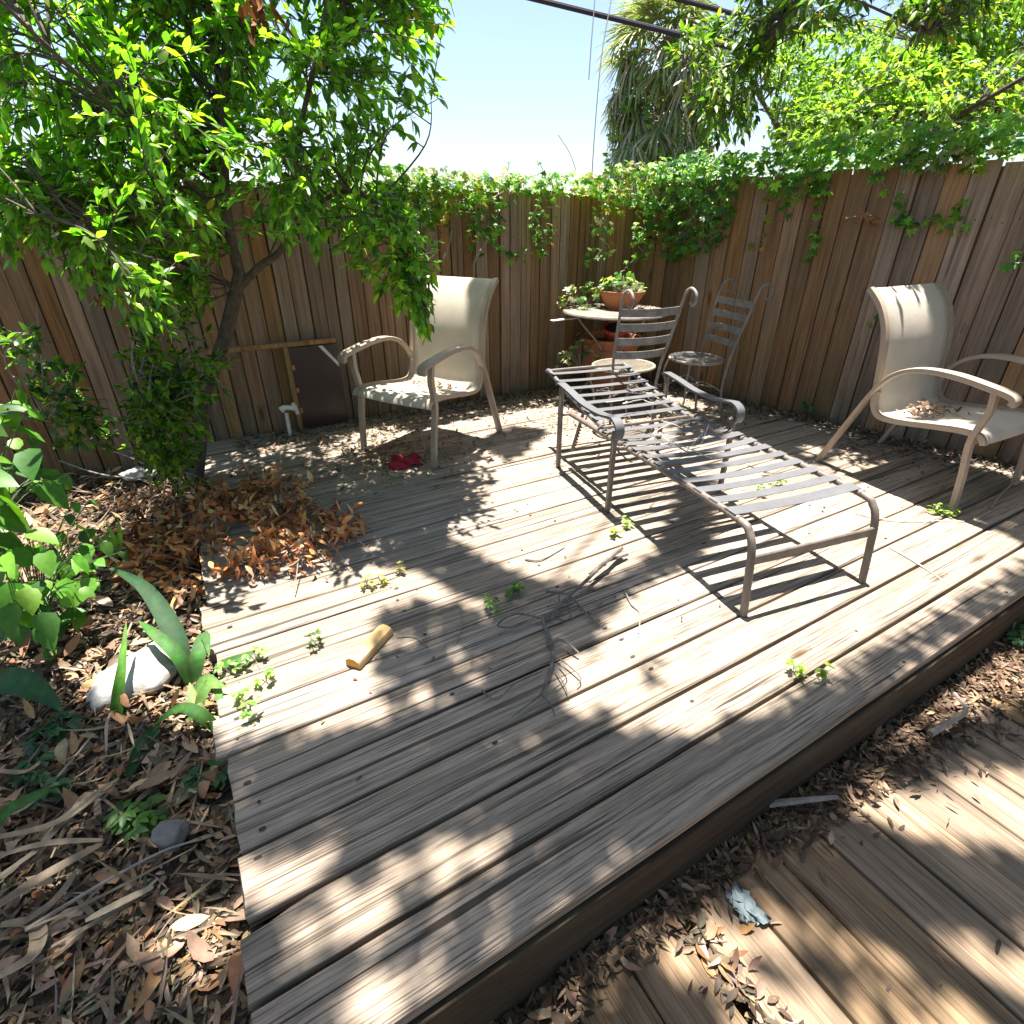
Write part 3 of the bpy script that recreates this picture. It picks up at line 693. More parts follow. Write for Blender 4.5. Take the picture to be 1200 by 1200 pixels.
# strip between deck front and walkway, and over the walkway ends
k = 6500; x = rng.uniform(0, 3.6, k); y = .47 - np.abs(rng.normal(size=k)) * (.03 + .05 * np.clip(x - .9, 0, 2.4))
z = np.where(x > .4, -.243, -.29); lim = y > .1; litter(lt, np.stack([x, y, z], 1)[lim], (.014, .055), [(.17, .115, .075), (.25, .17, .11), (.11, .075, .05), (.07, .05, .036)], wr=(.12, .42), lift=.014, tilt=.25)
k = 700; x = rng.uniform(-.1, .42, k); y = rng.uniform(-.3, .5, k); litter(lt, np.stack([x, y, np.full(k, -.28)], 1), (.035, .065), lift=.03)
k = 500; x = rng.normal(size=k) * .025 + .765; y = rng.uniform(-.6, .48, k); litter(lt, np.stack([x, y, np.full(k, -.255)], 1), (.03, .06), lift=.02)
k = 45; litter(lt, np.stack([rng.uniform(.4, 2.6, k), rng.uniform(-.2, .4, k), np.full(k, -.242)], 1), (.015, .045), wr=(.12, .35), lift=.008)
tag(lt.build('leaf_litter', M_LITTER), 'brown dead leaves covering the bare ground beside the deck', 'leaf litter', kind='stuff')
# dead leaves on the deck boards along the fences
ld = Leaves()
DBROWN = [tuple(.7 * q for q in c) for c in BROWN]
def on_deck(P, ln=(.018, .045), cols=DBROWN, lift=.012): litter(ld, np.c_[P, np.full(len(P), .006)], ln, cols, lift=lift)
k = 2600; x = rng.uniform(.1, 3.7, k); y = 4.1 - np.abs(rng.normal(size=k)) * .22; s_ = (y < 4.12) & (x < fence_x(y) - .05); on_deck(np.stack([x, y], 1)[s_])
k = 4200; y = rng.uniform(.6, 4.0, k); x = fence_x(y) - .05 - np.abs(rng.normal(size=k)) * (.10 + .12 * (np.sin(y * 5) > -.2) * rng.random(k) * 1.5); on_deck(np.stack([x, y], 1), ln=(.012, .045), cols=[(.10, .078, .06), (.16, .12, .09), (.07, .055, .042), (.22, .17, .13)])
k = 900; P = rng.normal(size=(k, 2)) * (.30, .22) + (1.05, 3.25); on_deck(P, (.015, .045), BROWN + [(.1, .14, .04)], .02)
k = 700; P = rng.normal(size=(k, 2)) * (.42, .35) + (2.75, 3.3); P = P[P[:, 1] < 4]; on_deck(P, (.02, .045))
k = 260; P = np.stack([rng.uniform(-.15, 3.6, k), rng.uniform(1., 4., k)], 1); on_deck(P, (.012, .03), lift=.004)
tag(ld.build('leaf_litter', M_LITTER), 'dry leaf scraps swept against the fences on the deck boards', 'leaf litter', kind='stuff')
# the pile of orange brown dead leaves
pile = empty('dead_leaf_pile', at(230, 640, -.02), 0, 'heap of curled orange brown leaves on dead branches at the left deck edge', 'leaf pile')
pb = np.array(pile.location); lp = Leaves(); st = MB()
OB = [(.55, .22, .07), (.40, .15, .055), (.6, .31, .12), (.24, .095, .04), (.62, .40, .21)]
PP = ground_poly([(120, 640), (150, 600), (230, 570), (330, 565), (400, 600), (420, 610), (395, 660), (330, 680), (250, 680), (190, 690), (150, 680)])
cen = []
while len(cen) < 115:
    q = np.array([rng.uniform(-.9, .6), rng.uniform(2., 3.3)])
    if inpoly(q, PP): cen.append(q)
for x, y, z in [(405, 605, .1), (390, 600, .16), (360, 612, .12), (398, 625, .06), (310, 580, .14), (265, 572, .12), (330, 640, .08), (300, 650, .06), (375, 590, .1)]: cen.append(at(x, y, z)[:2])
for q in cen:
    h = .02 + rng.uniform(0, .03) + (.07 * rng.random() if rng.random() < .3 else 0); p = np.array([q[0], q[1], (.01 if q[0] > -.2 else -.07) + h]) - pb
    st.tube([p + np.array([rng.normal() * .12, rng.normal() * .12, -h * .6]), p + rng.normal(size=3) * .02, p], .0025, 4)
    k = int(rng.integers(10, 20)); D = runit(k) + np.array([.1, -.1, -.35])
    lp.add(p + rng.normal(size=(k, 3)) * (.04, .04, .02), D, runit(k) + np.array([0, 0, .6]), rng.uniform(.035, .09, k), rng.uniform(.012, .03, k), palette(k, OB, .3), rng.uniform(-.2, .7, k), rng.uniform(0, .9, k))
st.build('stem', M_TWIG, pile); lp.build('dead_leaves', M_LITTER, pile)
# dried strap leaves bottom left
k_ = 0
DRY = [(.26, .21, .145), (.32, .265, .19), (.2, .155, .11)]
root = empty('dried_palm_leaf', at(60, 1000, -.08), 0, 'long dried beige leaf strips strewn over the litter at lower left', 'dead leaf'); rb_ = np.array(root.location)
for pts, w_ in [([(-20, 985), (60, 968), (100, 940), (140, 912)], .022), ([(-20, 1040), (40, 1000), (75, 965), (135, 920)], .018), ([(-20, 1075), (50, 1030), (120, 990)], .03), ([(-10, 1150), (40, 1120), (42, 1085), (0, 1085)], .028), ([(60, 1110), (150, 1060), (185, 1030)], .012), ([(30, 1090), (110, 1055), (225, 995)], .008),
                ([(-20, 1010), (50, 990), (120, 985)], .016), ([(100, 1080), (180, 1040)], .02), ([(-20, 900), (30, 905), (60, 880)], .014), ([(150, 960), (100, 930), (60, 1005)], .007), ([(125, 880), (125, 850), (130, 835)], .008), ([(40, 700), (75, 715), (120, 795), (98, 790)], .01), ([(165, 705), (140, 760), (110, 790)], .007), ([(-10, 960), (40, 940), (110, 860)], .01), ([(-20, 1110), (60, 1060), (90, 1020)], .018)]:
    mb = MB(); mb.tint = DRY[k_ % 3]; k_ += 1
    P = catmull([at(x, y, -.045 + rnd.uniform(0, .04)) - rb_ for x, y in pts], 6); n_ = len(P)
    mb.ribbon(P, [w_ * (.25 + .9 * math.sin(math.pi * (.1 + .8 * i / (n_ - 1)))) for i in range(n_)], (0, .2, 1), .2); mb.build('leaf_strip', M_LITTER, root)

# ------------------------------------------------------------------ vines on the fences
VG = [(.12, .29, .045), (.17, .37, .05), (.08, .2, .04), (.24, .42, .06)]; VY = [(.26, .33, .04), (.32, .30, .05), (.18, .3, .04)]; VD = [(.06, .17, .05), (.09, .22, .055), (.13, .29, .06)]
def palmate(lv, P, out_dir, size, cols, nlf=5, tilt=.6):
    k = len(P); out = np.asarray(out_dir, float)
    nrm = out * .55 + np.array([0, 0, .75]) + runit(k) * tilt; nrm /= np.linalg.norm(nrm, axis=1, keepdims=True)
    dn = out * .4 + np.array([0, 0, -.9]) + runit(k) * .6; dn -= nrm * np.sum(dn * nrm, 1, keepdims=True); dn /= np.linalg.norm(dn, axis=1, keepdims=True) + 1e-9
    sd = np.cross(dn, nrm); L = rng.uniform(.7, 1.15, k) * size; c = palette(k, cols, .2)
    for j in range(nlf):
        a = (j - (nlf - 1) / 2) * .75
        lv.add(P, dn * math.cos(a) + sd * math.sin(a), nrm, L * (1 - .12 * abs(j - 2)), L * .42, c * rng.uniform(.9, 1.1, (k, 1)), rng.uniform(.1, .35, k), .25)
def vine_sheet(lv, stems, polys, plane, nrm, thick):
    for poly, dens, cols, size in polys:
        xs = [p[0] for p in poly]; ys = [p[1] for p in poly]; cnt = 0; pts = []
        while cnt < dens:
            x, y = rng.uniform(min(xs), max(xs)), rng.uniform(min(ys), max(ys))
            if inpoly(np.array([x, y]), poly): pts.append(plane(x, y) + np.asarray(nrm) * rng.uniform(0, thick) + rng.normal(size=3) * .015); cnt += 1
        palmate(lv, np.array(pts), nrm, size, cols)
        for _ in range(max(3, dens // 22)):
            a, b_ = pts[rng.integers(len(pts))], pts[rng.integers(len(pts))]
            if np.linalg.norm(a - b_) < .6: stems.tube(catmull([a, (a + b_) / 2 + rng.normal(size=3) * .05, b_], 5), .0025, 4)
def strand(lv, stems, pts, plane, nrm, n_, cols, size, off=.03):
    P = [np.array(q) for q in catmull([plane(x, y) + np.asarray(nrm) * off for x, y in pts], 8)]; stems.tube(P, .002, 4)
    idx = rng.integers(0, len(P), n_); palmate(lv, np.array(P)[idx] + rng.normal(size=(n_, 3)) * .02, nrm, size, cols)
v1 = empty('vine', (2.0, 4.10, .0), 0, 'yellow green creeper spilling over the top of the back fence above the white chair', 'vine'); o1 = np.array(v1.location)
l_ = Leaves(); st = MB(); pb_ = lambda x, y: aty(x, y, 4.12) - o1; nb = (0, -1, 0)
vine_sheet(l_, st, [([(430, 195), (520, 200), (600, 203), (690, 205), (690, 230), (640, 228), (600, 225), (560, 232), (520, 250), (480, 270), (440, 265)], 420, VG + VY, .05),
    ([(540, 225), (590, 228), (590, 260), (575, 285), (600, 300), (585, 300), (555, 270), (540, 250)], 85, VG + VD, .045),
    ([(430, 210), (500, 205), (530, 235), (505, 265), (480, 285), (440, 280)], 130, VG + VY[2:], .055),
    ([(625, 232), (650, 230), (640, 260), (635, 300), (620, 280), (612, 250)], 40, VG, .04), ([(465, 235), (490, 235), (485, 255), (470, 262)], 18, [(.42, .3, .14), (.35, .28, .1)], .05)], pb_, nb, .12)
for pts, n_, c_ in [([(565, 270), (590, 300), (620, 295), (640, 285), (660, 288)], 22, VG + [(.5, .35, .12)]), ([(630, 235), (622, 260), (628, 290), (636, 295)], 18, VG), ([(545, 255), (552, 285), (560, 302)], 12, VG + VY), ([(530, 225), (520, 250), (515, 270)], 12, VY)]: strand(l_, st, pts, pb_, nb, n_, c_, .042)
top = rng.uniform(0, 1, 260); P = np.stack([.75 + top * 3.0 - o1[0], rng.uniform(-.12, .2, 260) + .06, 1.57 + np.abs(rng.normal(size=260)) * .06], 1); palmate(l_, P, (0, -.5, .8), .05, VG + VY)
for x, y, x2, y2 in [(640, 225, 632, 190), (675, 200, 654, 158), (440, 205, 430, 190), (590, 205, 596, 190)]:
    st.tube(catmull([pb_(x, y), pb_((x + x2) / 2 + 3, (y + y2) / 2), pb_(x2, y2)], 4), .003, 4)
    if x != 675: palmate(l_, np.array([pb_(x2, y2), pb_((x + x2) / 2, (y + y2) / 2)]), nb, .04, VG)
wood = MB(); wood.tube(catmull([pb_(560, 272) + (0, -.08, 0), pb_(563, 282) + (0, -.1, 0), pb_(550, 305) + (0, -.09, 0), pb_(548, 325) + (0, -.07, 0), pb_(523, 332) + (0, -.05, 0)], 6), [.009] * 25, 6); wood.tube(catmull([pb_(525, 270) + (0, -.06, 0), pb_(522, 285) + (0, -.07, 0), pb_(516, 305) + (0, -.05, 0)], 5), .007, 6)
wood.build('woody_stem', M_TWIG, v1); st.build('stem', M_TWIG, v1); l_.build('foliage', M_VINE, v1)

kn = np.array([-1, FENCE_K, 0]); kn /= np.linalg.norm(kn)
def atf(x, y):
    d = ray(x, y); a = np.array([fence_x(0), 0, 0]); nn = np.array([-1, FENCE_K, 0]); t = (nn @ (a - _C)) / (nn @ d); return _C + t * d
v2 = empty('vine', (3.85, 3.6, 0), 0, 'dense green creeper hanging over the right fence down to the flower pots', 'vine'); o2 = np.array(v2.location)
l_ = Leaves(); st = MB(); pr_ = lambda x, y: atf(x, y) - o2
pcorner = lambda x, y: aty(x, y, 4.02) - o2
vine_sheet(l_, st, [([(690, 212), (710, 195), (760, 190), (765, 215), (740, 240), (720, 250), (700, 240)], 150, VY + VG, .05),
    ([(690, 240), (715, 245), (712, 300), (700, 320), (692, 290)], 30, VG + [(.5, .5, .4), (.4, .25, .06)], .045), ([(735, 235), (765, 225), (770, 280), (750, 310), (735, 300), (742, 260)], 90, VG, .045)], pcorner, (-.3, -1, 0), .12)
vine_sheet(l_, st, [([(755, 195), (800, 182), (870, 180), (880, 200), (860, 250), (845, 285), (815, 300), (790, 300), (770, 270), (760, 235)], 470, VD + VG, .055),
    ([(860, 180), (960, 165), (1050, 150), (1130, 145), (1210, 135), (1210, 172), (1150, 185), (1080, 190), (1010, 195), (960, 215), (920, 225), (880, 215)], 420, VG + VY[2:], .055),
    ([(930, 205), (975, 200), (972, 225), (940, 235)], 34, VG, .055), ([(940, 200), (965, 200), (960, 220)], 8, [(.4, .3, .12)], .05), ([(1050, 175), (1180, 170), (1150, 190), (1060, 200)], 70, [(.35, .38, .2), (.12, .22, .04)], .055)], pr_, kn, .16)
tf = rng.uniform(0, 1, 420); Yt = 4.1 - tf * 3.6; P = np.stack([fence_x(Yt) + rng.normal(size=420) * .09 + .02, Yt, 1.68 + np.abs(rng.normal(size=420)) * .07], 1) - o2; palmate(l_, P, (-.4, 0, .8), .055, VG + VY[2:])
for pts, n_, c_ in [([(965, 215), (962, 250), (955, 280), (952, 298)], 26, VG), ([(1030, 205), (1050, 235), (1062, 255), (1068, 275)], 26, VG + VD), ([(1062, 262), (1095, 258), (1110, 265), (1140, 268)], 20, VG), ([(1145, 185), (1135, 215), (1128, 245), (1118, 262)], 18, VG + VY), ([(905, 220), (902, 250), (895, 285), (880, 290)], 14, VY + [(.4, .3, .1)]), ([(995, 255), (1020, 252), (1028, 258)], 6, [(.4, .22, .1)]), ([(860, 250), (850, 275), (840, 285)], 10, VG), ([(1185, 300), (1187, 320)], 4, VG), ([(925, 235), (920, 270)], 6, VG), ([(948, 470), (952, 480), (944, 495)], 10, VD), ([(1020, 380), (1030, 372)], 2, VG)]:
    strand(l_, st, pts, pr_, kn, n_, c_, .045)
for pts, n_ in [([(745, 300), (725, 320), (715, 335)], 10), ([(690, 250), (688, 290), (686, 310)], 10)]: strand(l_, st, pts, pcorner, (-.3, -1, 0), n_, VG, .045)
st.build('stem', M_TWIG, v2); l_.build('foliage', M_VINE, v2)

# ------------------------------------------------------------------ trees beyond the fence
RT_POLY = [(885, 60), (960, 20), (1050, 30), (1130, 10), (1260, -60), (1260, 165), (1150, 165), (1060, 175), (980, 185), (910, 190), (895, 160), (905, 110)]
rtree = empty('tree', (6.6, 4.6, -.3), 0, 'bright light green tree rising behind the right fence', 'tree'); ro = np.array(rtree.location)
tk = MB(); RT = [ro, ro + (-.05, -.1, 1.2), ro + (-.3, -.3, 2.1), ro + (-.2, -.8, 2.9), ro + (0, -1.2, 3.8)]; RT2 = [ro + (-.3, -.3, 2.1), ro + (-.7, -.1, 2.5), ro + (-.9, .3, 3.)]; RT3 = [ro + (-.1, -.2, 1.8), ro + (-.3, -1.2, 2.3), ro + (-.6, -2.2, 2.7)]
for pts, ra, rb_ in ((RT, .09, .03), (RT2, .04, .015), (RT3, .04, .015)):
    p = catmull([Vector(q) - Vector(ro) for q in pts], 5); tk.tube(p, list(np.linspace(ra, rb_, len(p))), 8)
l_ = Leaves(); sub = MB(); targets = []
FG = [(.16, .31, .045), (.24, .40, .06), (.11, .22, .03), (.30, .45, .08), (.20, .36, .06)]
rholes = [(1010, 60, 14), (1080, 150, 16), (1180, 95, 14), (1110, 60, 12), (960, 60, 12), (1120, 105, 12), (1060, 40, 14)]
while len(targets) < 210:
    x, y = rng.uniform(885, 1260), rng.uniform(-60, 190)
    if inpoly(np.array([x, y]), RT_POLY) and not any((x - a) ** 2 + (y - b_) ** 2 < r * r for a, b_, r in rholes): targets.append(atd(x, y, rng.uniform(4.4, 6.)) - ro)
def rkeep(q):
    c = pix(q + ro); return bool(inpoly(c, RT_POLY)) and (q + ro)[0] > fence_x((q + ro)[1]) + .12 and not any((c[0] - a) ** 2 + (c[1] - b_) ** 2 < r * r for a, b_, r in rholes)
grow(targets, [np.array(q) - ro for P_ in (RT, RT2, RT3) for q in catmull(P_, 4)], 10, lambda pp: tree_leaf(pp, l_, None, (.05, .085), .45, FG), sub, .004, (.25, .45), keep=rkeep, droop=.3)
tk.build('trunk', M_BARK, rtree); sub.build('branches', M_BARK, rtree); l_.build('crown', M_FAR, rtree)

# sabal palm with its skirt of dead fronds
PB = atd(778, 120, 10.6); palm = empty('palm_tree', (PB[0], PB[1], -.3), 0, 'shaggy palm with hanging grey fronds beyond the corner of the fences', 'palm')
po = np.array(palm.location)
cz = atd(775, 40, 10.6)[2] + .1; tk = MB(); tk.tube([(0, 0, 0), (.05, 0, 2), (0, 0, cz)], [.22, .2, .17], 10); tk.build('trunk', M_BARK, palm)
gl = Leaves(); dl = Leaves(); pt = MB()
def frond(lv, c, az, el, pl, bl, droop, cols, nb_=26, jitter=.1):
    d = np.array([math.cos(az) * math.cos(el), math.sin(az) * math.cos(el), math.sin(el)]); e = c + d * pl + np.array([0, 0, -droop * pl * .35])
    pt.tube(catmull([c, c + d * pl * .55, e], 4), .014, 4)
    dd = d + np.array([0, 0, -droop * .5]); dd /= np.linalg.norm(dd); sd = np.cross(dd, [0, 0, 1.]); sd /= np.linalg.norm(sd) + 1e-9
    a = np.linspace(-1.9, 1.9, nb_); D = dd * np.cos(a)[:, None] + sd * np.sin(a)[:, None] + rng.normal(size=(nb_, 3)) * jitter + np.array([0, 0, -droop * .55])
    up = np.cross(sd, dd); L = bl * (1 - .12 * np.abs(a)) * rng.uniform(.85, 1.1, nb_)
    lv.add(np.repeat(e[None], nb_, 0), D, np.repeat(up[None], nb_, 0), L, .044, palette(nb_, cols, .15), rng.uniform(.15, .45, nb_) + droop * .25, .3, prof=(0, .8, 1., .6, 0))
top_c = np.array([0, 0, cz]); GP = [(.2, .29, .08), (.28, .36, .12), (.36, .38, .15)]; DP = [(.34, .36, .2), (.24, .3, .13), (.43, .42, .29), (.16, .21, .09)]
for i in range(46): frond(gl, top_c + np.array([0, 0, -.25]) + rng.normal(size=3) * .08, rng.uniform(0, 6.28), rng.uniform(-.45, 1.2), rng.uniform(.65, 1.05), rng.uniform(.65, .9), rng.uniform(.05, .4), GP, 26)
for i in range(95):
    z = cz - rng.uniform(-.1, 2.0); frond(dl, np.array([0, 0, z]), rng.uniform(0, 6.28), rng.uniform(-.75, .25), rng.uniform(.6, 1.05), rng.uniform(.6, .85), rng.uniform(.35, 1.0), DP, 24, .16)
pt.build('stalks', M_TWIG, palm); gl.build('green_fronds', M_PALM, palm); dl.build('dead_fronds', M_PALM, palm)
l_ = Leaves(); k = 800; u = rng.uniform(0, 1, k); a = rng.uniform(0, 6.28, k); rr = .7 + .4 * rng.random(k)
palmate(l_, np.stack([np.cos(a) * rr, np.sin(a) * rr, cz - .2 - 2. * u], 1), (-.5, -.8, .2), .09, VG + VY[2:]); l_.build('creeper', M_VINE, palm)
# hedge mass behind the back fence is only seen as the creeper; overhead cables
def cable(name, label, a, b_, r, dep0, dep1, sag=.0):
    p, q = atd(*a, dep0), atd(*b_, dep1); d = q - p; P = [p + d * t + np.array([0, 0, -sag * (1 - (2 * t - 1) ** 2)]) for t in np.linspace(-1.6, 3.2, 24)]
    mb = MB(); mb.tube(P, r, 8); tag(mb.build(name, M_CABLE), label, 'cable')
cable('utility_cable', 'thick dark overhead cable crossing in front of the palm top', (640, 2), (830, 49), .036, 7.6, 8.0)
cable('utility_cable', 'shorter dark overhead cable passing high right of the palm', (806, 2), (866, 18), .034, 8.0, 8.2)
for lab, pts in (('thin drooping wire ending in mid air left of the palm', [(699, -40), (697, 0), (693, 50), (690, 93)]), ('thin wire hanging from above down to the corner vine', [(720, -40), (716, 0), (705, 65), (698, 140), (693, 215)])):
    mb = MB(); mb.tube(catmull([atd(x, y, 6.2) for x, y in pts], 5), .006, 6); tag(mb.build('hanging_wire', M_CABLE), lab, 'wire')

# ------------------------------------------------------------------ live oak overhead: its shade falls on the deck
S2 = np.array([.06, .21])
DECK_SHADE = [
 [(262, 890), (300, 868), (370, 868), (420, 862), (470, 842), (540, 795), (575, 760), (600, 735), (622, 712), (560, 702), (520, 680), (490, 668), (450, 660), (400, 655), (395, 620), (450, 610), (520, 625), (560, 655), (600, 672), (650, 688), (700, 690), (745, 668), (775, 640), (790, 600), (800, 570), (835, 560), (838, 600), (826, 640), (790, 668), (734, 692), (713, 720), (688, 755), (648, 781), (641, 802), (655, 830), (695, 860), (720, 873), (751, 865), (783, 871), (818, 867), (853, 848), (900, 850), (937, 837), (1000, 821), (1028, 812), (848, 940), (640, 1082), (480, 1192), (380, 1262), (300, 1262), (262, 900)],
 [(450, 720), (500, 705), (560, 720), (570, 760), (520, 800), (460, 820), (440, 780)],
 [(600, 700), (660, 700), (690, 740), (640, 770), (560, 790), (570, 745)],
 [(700, 840), (716, 836), (726, 850), (712, 864), (700, 855)], [(756, 780), (766, 778), (772, 800), (762, 802)],
 [(835, 500), (870, 480), (905, 478), (1013, 504), (1210, 545), (1210, 640), (1150, 612), (1120, 575), (1060, 572), (1040, 540), (990, 520), (960, 545), (920, 530), (880, 520)],
 [(560, 520), (600, 500), (640, 505), (600, 540)],
]
DECK_LIT = [
 [(270, 1010), (322, 1008), (345, 1003), (380, 1003), (402, 1013), (372, 1035), (330, 1058), (290, 1078), (275, 1060)],
 [(400, 1048), (450, 1015), (480, 988), (517, 983), (570, 974), (615, 982), (597, 1007), (545, 1035), (480, 1075), (420, 1110), (330, 1150), (300, 1130), (330, 1090)],
 [(637, 1003), (683, 990), (737, 976), (770, 987), (650, 1073), (583, 1122), (500, 1175), (455, 1205), (400, 1215), (380, 1180), (450, 1135), (560, 1070), (600, 1030)],
 [(455, 745), (480, 738), (490, 755), (470, 770)], [(505, 722), (530, 726), (525, 742), (505, 740)], [(520, 765), (545, 760), (540, 780), (520, 785)], [(480, 790), (505, 785), (500, 805), (480, 808)],
 [(1010, 545), (1050, 540), (1085, 556), (1050, 566), (1015, 558)], [(940, 520), (970, 522), (965, 535), (940, 532)], [(420, 635), (470, 632), (470, 648), (425, 650)],
 [(490, 850), (500, 840), (512, 845), (505, 856)], [(675, 880), (690, 878), (700, 888), (682, 892)], [(515, 820), (540, 815), (545, 830), (520, 835)],
]
DARK_FINGERS = [[(548, 1035), (570, 1028), (568, 1060), (545, 1115), (530, 1110), (545, 1070)], [(590, 1050), (610, 1030), (640, 1020), (625, 1050), (600, 1065)], [(470, 1150), (500, 1135), (520, 1140), (470, 1180)], [(300, 1150), (360, 1130), (400, 1160), (330, 1215), (300, 1215)], [(470, 1010), (490, 1015), (480, 1035), (465, 1030)]]
WALK_SHADE = [[(520, 1262), (700, 1060), (800, 985), (900, 920), (1010, 845), (1100, 785), (1210, 715), (1262, 740), (1262, 1262)]]
WALK_LIT = [
 [(996, 942), (1033, 925), (1133, 904), (1210, 894), (1262, 900), (1262, 1012), (1200, 1002), (1142, 992), (1067, 983), (1025, 971), (1008, 954)],
 [(1025, 879), (1067, 846), (1117, 804), (1158, 775), (1210, 757), (1262, 760), (1262, 840), (1200, 829), (1158, 837), (1108, 850), (1067, 875), (1042, 887)],
 [(830, 1062), (870, 1078), (900, 1067), (925, 1058), (950, 1075), (975, 1096), (992, 1079), (1033, 1087), (1092, 1100), (1142, 1106), (1200, 1108), (1262, 1115), (1262, 1262), (860, 1262), (840, 1200), (800, 1130), (790, 1090)],
 [(725, 1085), (775, 1052), (810, 1090), (830, 1140), (800, 1150), (760, 1120)], [(640, 1160), (670, 1140), (690, 1180), (650, 1200)], [(690, 1110), (712, 1100), (730, 1140), (712, 1150)],
]
WALK_DARK = [[(890, 1110), (915, 1130), (920, 1170), (895, 1150)], [(950, 1120), (985, 1140), (990, 1165), (955, 1150)], [(1010, 1150), (1060, 1160), (1075, 1200), (1030, 1190)], [(800, 1180), (840, 1170), (860, 1215), (810, 1225)], [(1080, 1120), (1110, 1140), (1120, 1160), (1085, 1150)], [(1130, 1160), (1170, 1170), (1180, 1200), (1140, 1190)], [(760, 1150), (790, 1160), (780, 1180), (755, 1170)], [(760, 1075), (775, 1085), (790, 1110), (770, 1105)]]
BED_SHADE = [[(-30, 790), (110, 835), (200, 865), (262, 895), (300, 1262), (-60, 1262)]]
BED_LIT = [[(168, 1108), (188, 1052), (232, 1043), (278, 1058), (290, 1120), (303, 1150), (300, 1210), (250, 1180), (200, 1132)], [(38, 1042), (58, 1010), (88, 1018), (82, 1052)], [(60, 930), (80, 925), (84, 938)], [(120, 1000), (130, 996), (134, 1006)]]
oak = empty('oak_tree', (2.6, -2.0, -.3), 0, 'overhanging oak whose leafy branch droops from the top right of the view', 'tree'); oo = np.array(oak.location)
ol = Leaves(); ob = MB(); OG = [(.045, .11, .015), (.03, .075, .012), (.07, .16, .02), (.10, .18, .02)]
def shade_cloud(shade, lit, z0, dens, dark=(), hz=(5.6, 6.8), dapple=0.):
    sp = [ground_poly(p, z0) for p in shade]; lp_ = [ground_poly(p, z0) for p in lit]; dk = [ground_poly(p, z0) for p in dark]
    allp = np.concatenate(sp + dk); lo, hi = allp.min(0), allp.max(0); k = int(dens * np.prod(hi - lo))
    G = rng.uniform(lo, hi, (k, 2)); ins = np.zeros(k, bool)
    for p in sp: ins |= inpoly(G, p)
    for p in lp_:
        for o_ in ((0, 0), (.01, 0), (-.01, 0), (0, .01), (0, -.01)): ins &= ~inpoly(G + np.array(o_), p)
    for p in dk: ins |= inpoly(G, p)
    G = G[ins]
    if dapple:
        C_ = G[rng.integers(0, len(G), int(dapple * np.prod(hi - lo)))]
        for c in C_: G = G[np.hypot(*(G - c).T) > rng.uniform(.015, .04)]
    G = G[G[:, 0] < fence_x(G[:, 1]) - .3]
    k = len(G); z = rng.uniform(*hz, k); P = np.c_[G + S2 * (z - z0)[:, None], z]
    ol.add(P - oo, runit(k) * (1, 1, .4), np.array([0, 0, 1.]) + runit(k) * .5, rng.uniform(.06, .10, k), rng.uniform(.03, .045, k), palette(k, OG, .2), .2, .2)
shade_cloud(DECK_SHADE, DECK_LIT, 0., 3600, DARK_FINGERS)
shade_cloud(WALK_SHADE, WALK_LIT, -.25, 3000, WALK_DARK)
shade_cloud(BED_SHADE, BED_LIT, -.06, 2600, dapple=3.)
k = 34000; P = np.c_[rng.uniform(-5.5, 6.5, k), rng.uniform(-7, .4, k), rng.uniform(4.2, 8.5, k)]; P = P[np.sin(P[:, 0] * 1.7 + 1) * np.sin(P[:, 1] * 1.9) + rng.normal(size=k) * .35 > -.45]; k = len(P)  # unseen extra crown leaves, added to block sky light and deepen foreground shade
ol.add(P - oo, runit(k) * (1, 1, .4), np.array([0, 0, 1.]) + runit(k) * .5, rng.uniform(.1, .17, k), rng.uniform(.05, .08, k), palette(k, OG, .2), .2, .2)
# limbs of the oak, running above the shaded boards
OT = [oo, oo + (.05, .1, 1.8), oo + (-.1, .3, 3.4), oo + (-.4, .9, 5.2), oo + (-.6, 1.2, 6.5)]
def limb(pts, ra, rb_):
    p = catmull([Vector(q) - Vector(oo) for q in pts], 6); ob.tube(p, list(np.linspace(ra, rb_, len(p))), 8)
sh = lambda x, y, z: np.array([x + S2[0] * z, y + S2[1] * z, z])
limb(OT, .2, .12)
limb([oo + (-.4, .9, 5.2), sh(1.3, -.1, 6.), sh(.95, .62, 6.2), sh(.5, 1.05, 6.2), sh(.25, 1.2, 6.2)], .07, .012)
limb([sh(.5, 1.05, 6.2), sh(.78, 1.35, 6.2), sh(1.2, 1.6, 6.2), sh(1.75, 1.9, 6.2)], .02, .01)
limb([oo + (-.35, .8, 4.8), sh(.3, -.6, 6.), sh(-.5, .7, 6.2)], .05, .012)
# the drooping branch in view
DPOLY = [(775, 60), (800, 30), (850, 15), (870, -30), (960, -30), (955, 20), (930, 45), (905, 60), (900, 110), (885, 150), (860, 175), (840, 170), (815, 160), (800, 110), (780, 90)]
D2POLY = [(1040, -20), (1160, -30), (1150, 20), (1110, 45), (1080, 60), (1060, 40)]
D3POLY = [(930, -30), (1210, -30), (1210, 30), (1150, 40), (1000, 35), (940, 50)]
br = [oo + (-.1, .3, 3.0), np.array([4.6, .2, 4.2]), aty(1010, -60, 2.6), aty(930, 15, 2.9), aty(885, 60, 3.1), aty(850, 120, 3.2)]
limb(br, .07, .008); limb([aty(1010, -60, 2.6), aty(1100, -20, 2.3), aty(1090, 40, 2.2)], .02, .006); limb([aty(930, 15, 2.9), aty(860, 40, 3.2), aty(800, 80, 3.4)], .015, .005)
HG = [(.07, .17, .02), (.05, .12, .015), (.15, .26, .03), (.22, .32, .04)]
targets = []
